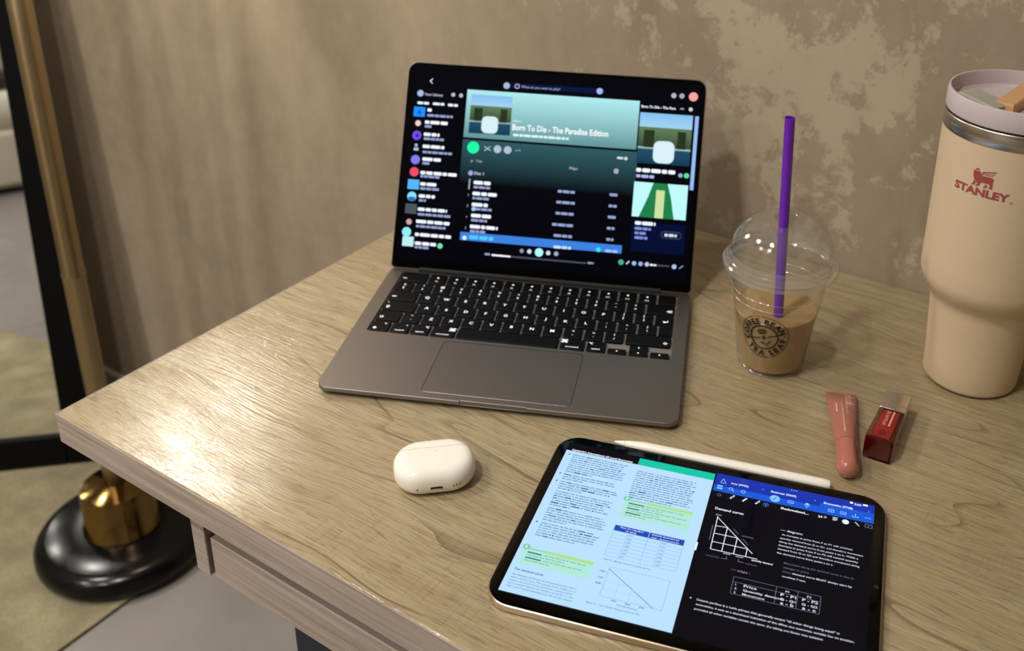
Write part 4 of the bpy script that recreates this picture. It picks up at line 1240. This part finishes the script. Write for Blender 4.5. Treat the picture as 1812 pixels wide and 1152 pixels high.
def arc_text(s, radius, mid_deg, size, bold, inward=False, track=1.0):
    ws = []
    for ch in s:
        V, Fc, w, _, _ = text2d(ch, bold) if ch != ' ' else ([], [], 0.3, 0, 0)
        ws.append((V, Fc, w))
    gap = 0.13 * track
    tot = sum(w for _, _, w in ws) + gap * (len(ws) - 1)
    pos = -tot / 2
    for V, Fc, w in ws:
        c = pos + w / 2; pos += w + gap
        ang = c * size / radius
        th = math.radians(mid_deg) + (ang if inward else -ang)
        out = []
        for x, y in V:
            lx, ly = (x - w / 2) * size, (y - 0.35) * size
            if inward: q = (radius - ly, lx); px, py = q[0] * math.cos(th) - q[1] * math.sin(th), q[0] * math.sin(th) + q[1] * math.cos(th)
            else: q = (radius + ly, -lx); px, py = q[0] * math.cos(th) - q[1] * math.sin(th), q[0] * math.sin(th) + q[1] * math.cos(th)
            out.append(on_cup(px, py))
        if V: lg.add(out, Fc)


arc_text('COFFEE BEAN', 0.0165, 92, 0.0070, 0.05); arc_text('TEA LEAF', 0.0165, 270, 0.0070, 0.05, True, 1.3)
arc_text('THE', 0.0210, 90, 0.0026, 0.01); arc_text('Est. 1963', 0.0210, 270, 0.0024, 0.01, True)
V, Fc, w, ya, yb = text2d('&', 0.03)
lg.add([on_cup((x - w / 2) * 0.0056, (y - 0.35) * 0.0056) for x, y in V], Fc)
V, Fc, w, ya, yb = text2d('®', 0.01)
lg.add([on_cup(0.0165 + x * 0.003, -0.004 + y * 0.003) for x, y in V], Fc)
for x0, x1 in ((-0.0172, -0.0030), (0.0030, 0.0172)):
    n = 6
    vs = []
    for i in range(n + 1):
        x = x0 + (x1 - x0) * i / n; vs += [on_cup(x, -0.0005), on_cup(x, 0.0005)]
    lg.add(vs, [(2 * i, 2 * i + 2, 2 * i + 3, 2 * i + 1) for i in range(n)])
lg.add([on_cup(0.0042 * math.cos(t) * math.cos(0.1) - 0.0, 0.0060 + 0.0024 * math.sin(t)) for t in (2 * math.pi * i / 24 for i in range(24))], [tuple(range(24))])
for s in (-1, 1):
    leaf = [(0, -0.0082), (0.0016, -0.0073), (0.0036, -0.0058), (0.0052, -0.0036), (0.0030, -0.0046), (0.0010, -0.0062)]
    lg.add([on_cup(s * x + 0.0003, y) for x, y in leaf], [tuple(range(6))])
lg.add([on_cup(x, y) for x, y in ((0, -0.0096), (0.0007, -0.0096), (0.0007, -0.0076), (0, -0.0076))], [(0, 1, 2, 3)])
lg.build('round_logo', M_PRINT, cup, fix=False)
lg2 = G(); lg2.add([on_cup(x, y, 0.00045) for x, y in ((-0.0030, 0.0057), (0, 0.0063), (0.003, 0.0057), (0.003, 0.0061), (0, 0.0067), (-0.003, 0.0061))], [(0, 1, 4, 5), (1, 2, 3, 4)])
lg2.build('bean_crease', M_COFFEE, cup, fix=False)
# straw
M_STRAW = mat('purple_straw_plastic', '6A22B0', 0.28)
b = np.array([0.4580, 0.3880]); t = on_plane(1398, 208, (0, 0.3880, 0), (0, 1, 0)); bz = ZD + 0.020
straw = empty('drinking_straw', (b[0], b[1], bz), 0, 'purple plastic straw standing in the iced coffee cup', 'straw')
dx, dz = t[0] - b[0], t[2] - (ZD + LEV)
L = t[2] - bz
g = G(); ax = Vector((dx / dz, 0, 1)) * L
p0 = Vector((0, 0, 0)) - Vector((dx / dz, 0, 0)) * (LEV - 0.020)
seg = 24
rings = []
for r, tt in ((0.0042, 0.0), (0.0042, 1.0), (0.0038, 1.0), (0.0038, 0.9)):
    c = p0 + ax * tt; rings.append([(c.x + r * math.cos(2 * math.pi * i / seg), c.y + r * math.sin(2 * math.pi * i / seg), c.z) for i in range(seg)])
g.loft(rings, True, True).build('straw_tube', M_STRAW, straw, 40)

# ================================================================== insulated tumbler
TX, TY = 0.6036, 0.4838
M_CREAM = mat('cream_powder_coat', 'CFB99C', 0.55, noise=0.25, nscale=1500)
M_STEEL = mat('brushed_steel_band', 'BDB6AE', 0.24, metal=1.0)
_b = M_STEEL.node_tree.nodes['Principled BSDF']; _tg = M_STEEL.node_tree.nodes.new('ShaderNodeTangent'); _tg.direction_type = 'RADIAL'; _tg.axis = 'Z'
M_STEEL.node_tree.links.new(_tg.outputs[0], _b.inputs['Tangent']); _b.inputs['Anisotropic'].default_value = 0.75
M_LIDT = mat('frosted_lilac_lid', 'CFC3C6', 0.42, sss=0.25, trans=0.15)
M_SEAL = mat('dark_seal', '3A2C2A', 0.6)
M_LEVER = mat('grey_green_tab', 'A5A396', 0.45)
M_PEACH = mat('peach_straw_stopper', 'C99C6C', 0.5)
M_RED = mat('brick_red_print', '9A4646', 0.55)
tum = empty('insulated_tumbler', (TX, TY, ZD), 0, 'tall cream insulated tumbler with a steel band and frosted lid', 'tumbler')
TR0, TZ0, TR1, TZ1 = 0.0556, 0.1036, 0.0573, 0.2342


def tum_r(z): return TR0 + (TR1 - TR0) * (z - TZ0) / (TZ1 - TZ0)


G().lathe([(0.0005, 0.0012), (0.0370, 0.0012), (0.0386, 0.0022), (0.0394, 0.0050), (0.0400, 0.020), (0.0418, 0.050), (0.0434, 0.0740), (0.0440, 0.0800), (0.0460, 0.0845), (0.0500, 0.0905), (0.0532, 0.0960), (0.0550, 0.1010), (TR0 + 0.0002, 0.1060), (tum_r(0.12), 0.12), (tum_r(0.233), 0.233)], 96).build('body', M_CREAM, tum, 50)
G().lathe([(0.0005, 0.0), (0.0372, 0.0), (0.0376, 0.0012)], 64).build('base_pad', M_SEAL, tum, 50)
G().lathe([(0.0574, 0.2325), (0.0578, 0.2332), (0.0578, 0.2448), (0.0572, 0.2456), (0.0540, 0.2456)], 96).build('steel_band', M_STEEL, tum, 40)
G().lathe([(0.0560, 0.2450), (0.0562, 0.2462), (0.0545, 0.2475)], 96).build('seal_ring', M_SEAL, tum, 40)
G().lathe([(0.0540, 0.2470), (0.0572, 0.2474), (0.0576, 0.2490), (0.0574, 0.2620), (0.0568, 0.2636), (0.0556, 0.2636), (0.0550, 0.2620), (0.0545, 0.2520), (0.0525, 0.2500), (0.0005, 0.2496)], 96).build('lid', M_LIDT, tum, 40)


def bar3(p, q, w, h0, h1, bev=0.0015):
    """raised bar on the lid from p to q, w wide, top at heights h0, h1"""
    p = Vector((*p, 0)); q = Vector((*q, 0)); d = (q - p).normalized(); n = Vector((-d.y, d.x, 0)) * w / 2
    zb = 0.2495
    low = [p - n, q - n, q + n, p + n]; hs = (h0, h1, h1, h0)
    inn = [p - n * 0.86 + d * bev, q - n * 0.86 - d * bev, q + n * 0.86 - d * bev, p + n * 0.86 + d * bev]
    return G().loft([[(v.x, v.y, zb) for v in low], [(v.x, v.y, h - 0.001) for v, h in zip(low, hs)], [(v.x, v.y, h) for v, h in zip(inn, hs)]])


def lidp(x, y, z=0.256):
    h = on_plane(x, y, (0, 0, ZD + z), (0, 0, 1)); return (h[0] - TX, h[1] - TY)


a0, a1, a2, a3 = lidp(1708, 168), lidp(1775, 190), lidp(1775, 188), lidp(1850, 140)
lv = bar3(a0, a1, 0.022, 0.2612, 0.2575).build('drink_tab', M_LEVER, tum, 30)
bar3(a2, a3, 0.016, 0.2585, 0.2600).build('straw_stopper', M_PEACH, tum, 30)
# handle on the far side from the laptop
hd = Vector((math.cos(math.radians(-10)), math.sin(math.radians(-10)), 0)); hp = Vector((-hd.y, hd.x, 0))
path = [(0.054, 0.222), (0.075, 0.224), (0.094, 0.219), (0.103, 0.205), (0.102, 0.180), (0.097, 0.145), (0.088, 0.117), (0.074, 0.104), (0.0515, 0.0995)]
rings = []
for i, (r, z) in enumerate(path):
    pr_, pz = path[max(i - 1, 0)]; nr_, nz = path[min(i + 1, len(path) - 1)]
    tx, tz = nr_ - pr_, nz - pz; Ln = math.hypot(tx, tz); nx, nzz = -tz / Ln, tx / Ln
    rings.append([tuple(hd * (r + nx * a) + hp * b_ + Vector((0, 0, z + nzz * a))) for a, b_ in rr(-0.005, -0.010, 0.005, 0.010, 0.004, 4)])
G().loft(rings).build('handle', M_CREAM, tum, 40)
# winged-bear emblem and lettering printed on the upper body
def on_tum(x, y, off=0.0002):
    """printed point from a photo pixel"""
    a, z = on_cone(x, y, TX, TY, TR0, TZ0 + ZD, TR1, TZ1 + ZD); z -= ZD
    r = tum_r(z) + off; return (r * math.cos(a), r * math.sin(a), z)


def em(*pts): return [on_tum(1670 + x / 11.52, 280 + y / 11.52) for x, y in pts]


pr2 = G()
for poly in (
    ((660, 190), (738, 212), (730, 246), (655, 222)),                                                       # crown
    ((612, 228), (758, 268), (770, 330), (775, 356), (850, 372), (930, 392), (985, 408), (1018, 440), (1036, 462), (1022, 474), (1008, 470), (1000, 520), (985, 636), (908, 622), (915, 600), (942, 588), (915, 520), (860, 520), (768, 488), (712, 566), (640, 552), (652, 532), (680, 515), (668, 470), (622, 420), (606, 360), (614, 290)),
    ((620, 432), (662, 470), (622, 534), (556, 524), (566, 508), (590, 500)),                              # far foreleg
    ((842, 530), (892, 552), (868, 612), (796, 598), (806, 580), (838, 572)),                              # far hind leg
    ((764, 336), (808, 276), (1092, 290), (1070, 316), (822, 304), (790, 350)),                            # wing feathers
    ((812, 318), (1056, 340), (1040, 356), (828, 336)), ((850, 346), (1014, 374), (1004, 386), (880, 362))):
    P = em(*poly)
    bm = bmesh.new(); vs = [bm.verts.new((x, y, 0)) for x, y in poly]
    es = [bm.edges.new((vs[i], vs[(i + 1) % len(vs)])) for i in range(len(vs))]
    bmesh.ops.triangle_fill(bm, edges=es, use_beauty=True); bm.verts.index_update()
    pr2.add(P, [tuple(v.index for v in f.verts) for f in bm.faces]); bm.free()
V, Fc, w, ya, yb = text2d('STANLEY', 0.045)
aL, zL = on_cone(1689, 331, TX, TY, TR0, TZ0 + ZD, TR1, TZ1 + ZD); aR, zR = on_cone(1785, 358, TX, TY, TR0, TZ0 + ZD, TR1, TZ1 + ZD)
hgt = 0.0068
for_v = []
for x, y in V:
    a = aL + (aR - aL) * x / w; z = 0.1916 + (y - ya) / (yb - ya) * hgt; r = tum_r(z) + 0.0002
    for_v.append((r * math.cos(a), r * math.sin(a), z))
pr2.add(for_v, Fc)
pr2.build('emblem_print', M_RED, tum, fix=False)
p3 = G(); V, Fc, w, ya, yb = text2d('®', 0.0)
p3.add([(lambda a, z: ((tum_r(z) + 0.0002) * math.cos(a), (tum_r(z) + 0.0002) * math.sin(a), z))(aR + (0.0008 + x * 0.003) / 0.0568, 0.1905 + y * 0.003) for x, y in V], Fc)
p3.build('registered_mark', mat('faded_mark', '8A7462', 0.6), tum, fix=False)

# ================================================================== lip tint tube
M_ROSE = mat('dusty_rose_tube', 'A8695C', 0.34, coat=0.2)
M_ROSE2 = mat('gloss_rose_cap', 'AC6A5C', 0.12, coat=0.5)
M_PINKPRINT = mat('pale_pink_print', 'E6BDA8', 0.5)
p_c = np.array([0.5215, 0.3850]); p_e = np.array([0.5640, 0.2830]); dv = p_e - p_c; LEN = float(np.linalg.norm(dv)); ang = math.atan2(dv[1], dv[0])
tube = empty('lip_tint_tube', (p_c[0], p_c[1], ZD), ang, 'dusty rose squeeze tube of lip tint with a rounded glossy cap', 'cosmetic tube')
TRd = 0.0083


def tube_ring(x, hw, hh, zc):
    return [(x, hw * math.cos(2 * math.pi * i / 32), zc + hh * math.sin(2 * math.pi * i / 32)) for i in range(32)]


prof = [(0.0, 0.0130, 0.0007, 0.0050), (0.004, 0.0130, 0.0009, 0.0050), (0.005, 0.0128, 0.0018, 0.0055), (0.02, 0.0118, 0.0044, 0.0066), (0.04, 0.0104, 0.0066, 0.0076), (0.06, 0.0091, 0.0080, 0.0083), (0.0755, 0.0084, 0.0083, 0.0084)]
G().loft([tube_ring(*p) for p in prof]).build('squeeze_tube', M_ROSE, tube, 50)
cap = [(0.0758, 0.0079, 0.0079, 0.0084), (0.0762, 0.0084, 0.0084, 0.0085)] + [(LEN - 0.0084, 0.0083, 0.0083, 0.0084)] + [(LEN - 0.0084 + 0.0084 * math.sin(t), 0.0083 * math.cos(t), 0.0083 * math.cos(t), 0.0084) for t in np.linspace(0.2, 1.53, 8)]
G().loft([tube_ring(*p) for p in cap]).build('cap', M_ROSE2, tube, 50)


def tube_top(x, y, off=0.00025):
    """point on the upper side of the tube"""
    for (x0, w0, h0, c0), (x1, w1, h1, c1) in zip(prof, prof[1:]):
        if x <= x1: break
    k = min(max((x - x0) / (x1 - x0), 0), 1); hw = w0 + (w1 - w0) * k; hh = h0 + (h1 - h0) * k; zc = c0 + (c1 - c0) * k
    q = min(abs(y) / hw, 0.98)
    return (x, y, zc + hh * math.sqrt(1 - q * q) + off)


pg = G()


def tube_text(s, x0, length, ymid, height, bold=0.0):
    V, Fc, w, ya, yb = text2d(s, bold)
    pg.add([tube_top(x0 + x / w * length, ymid + ((y - ya) / (yb - ya) - 0.5) * height) for x, y in V], Fc)


tube_text('rhode', 0.0060, 0.0205, 0.0058, 0.0072, 0.0)
tube_text('peptide lip tint', 0.0245, 0.0175, 0.0026, 0.0022, 0.012)
tube_text('soin à lèvres teinté aux peptides', 0.0245, 0.0445, -0.0012, 0.0022, 0.02)
x = 0.0250
for i in range(4):
    wd = (0.003, 0.0035, 0.0025, 0.0032)[i]; pg.add([tube_top(x + a, -0.0056 + b_) for a, b_ in ((0, -0.0005), (wd, -0.0005), (wd, 0.0005), (0, 0.0005))], [(0, 1, 2, 3)]); x += wd + 0.0006
pg.build('tube_print', M_PINKPRINT, tube, fix=False)

# ================================================================== lip gloss bottle
M_SILVER = mat('pale_silver_cap', 'CBBFB2', 0.2, metal=0.9)
M_REDGLASS = mat('clear_red_glass', 'F6DCD6', 0.02, trans=1.0, ior=1.33)
M_REDLIQ = mat('red_gloss', 'C4302E', 0.2, coat=0.5, sss=0.1)
M_DEEPRED = mat('deep_red_base', '5A0C14', 0.08, coat=0.6)
M_GOLDPRINT = mat('pale_pink_foil_print', 'F0B4A4', 0.4)
g_b = np.array([0.5737, 0.3210]); g_t = np.array([0.5680, 0.3912]); dv = g_t - g_b; GL = float(np.linalg.norm(dv)); ang = math.atan2(dv[1], dv[0])
gloss = empty('lip_gloss_bottle', (g_b[0], g_b[1], ZD), ang, 'faceted red lip gloss bottle with a square pale silver cap lying on the desk', 'lip gloss')


def sq_ring(x, hw, z0, z1, ch):
    return [(x, y, z) for y, z in rr(-hw, z0, hw, z1, ch, 2)]


GH = 0.0205
G().loft([sq_ring(x, hw, z0, z1, c) for x, hw, z0, z1, c in ((0.0, 0.0106, 0.0002, GH, 0.0012), (0.001, 0.0110, 0.0, GH + 0.0003, 0.0012), (0.016, 0.0108, 0.0001, GH + 0.0001, 0.0014), (0.019, 0.0106, 0.0003, GH, 0.0014), (0.0435, 0.0101, 0.0006, GH - 0.0004, 0.0012))]).build('glass_bottle', M_REDGLASS, gloss, 25)
G().loft([sq_ring(x, hw, z0, z1, 0.0022) for x, hw, z0, z1 in ((0.0040, 0.0068, 0.003, GH - 0.0012), (0.016, 0.0072, 0.003, GH - 0.0013), (0.0425, 0.0068, 0.003, GH - 0.0016))]).build('red_gloss_filling', M_REDLIQ, gloss, 30)
G().loft([sq_ring(x, hw, z0, z1, 0.001) for x, hw, z0, z1 in ((0.0010, 0.0090, 0.0018, GH - 0.0016), (0.0034, 0.0090, 0.0018, GH - 0.0016))]).build('thick_base', M_DEEPRED, gloss, 30)
GC = ((0.0437, 0.0095, 0.0010, GH - 0.0008, 0.001), (0.0445, 0.0101, 0.0005, GH - 0.0003, 0.0012), (0.0510, 0.0101, 0.0005, GH - 0.0003, 0.0012), (0.0512, 0.0097, 0.0009, GH - 0.0007, 0.0012), (0.0517, 0.0097, 0.0009, GH - 0.0007, 0.0012), (0.0519, 0.0101, 0.0005, GH - 0.0003, 0.0012), (GL - 0.001, 0.0101, 0.0005, GH - 0.0003, 0.0012), (GL, 0.0092, 0.0014, GH - 0.0012, 0.0012))
G().loft([sq_ring(*q) for q in GC]).build('cap', M_SILVER, gloss, 25)


def gloss_z(x): return GH + 0.00045 - 0.0008 * max(0, x - 0.016) / 0.0275


pg = G()


def gloss_text(s, x0, length, y0, height, bold=0.0):
    V, Fc, w, ya, yb = text2d(s, bold)
    pg.add([(x0 + x / w * length, y0 + ((y - ya) / (yb - ya) - 0.5) * height, gloss_z(x0 + x / w * length)) for x, y in V], Fc)


gloss_text('LIP GLOW OIL', 0.0195, 0.0215, 0.0014, 0.0026, 0.0)
x = 0.0195
for i in range(6):
    wd = (0.0032, 0.0036, 0.0026, 0.0033, 0.0030, 0.0028)[i]
    pg.add([(x + a, -0.0026 + b_, gloss_z(x + a)) for a, b_ in ((0, -0.0006), (wd, -0.0006), (wd, 0.0006), (0, 0.0006))], [(0, 1, 2, 3)]); x += wd + 0.0006
pg.build('bottle_print', M_GOLDPRINT, gloss, fix=False)
pg = G(); gloss_text('CD', 0.0055, 0.0072, 0.0, 0.0055, 0.02)
pg.build('monogram', M_DEEPRED, gloss, fix=False)

drop_font()
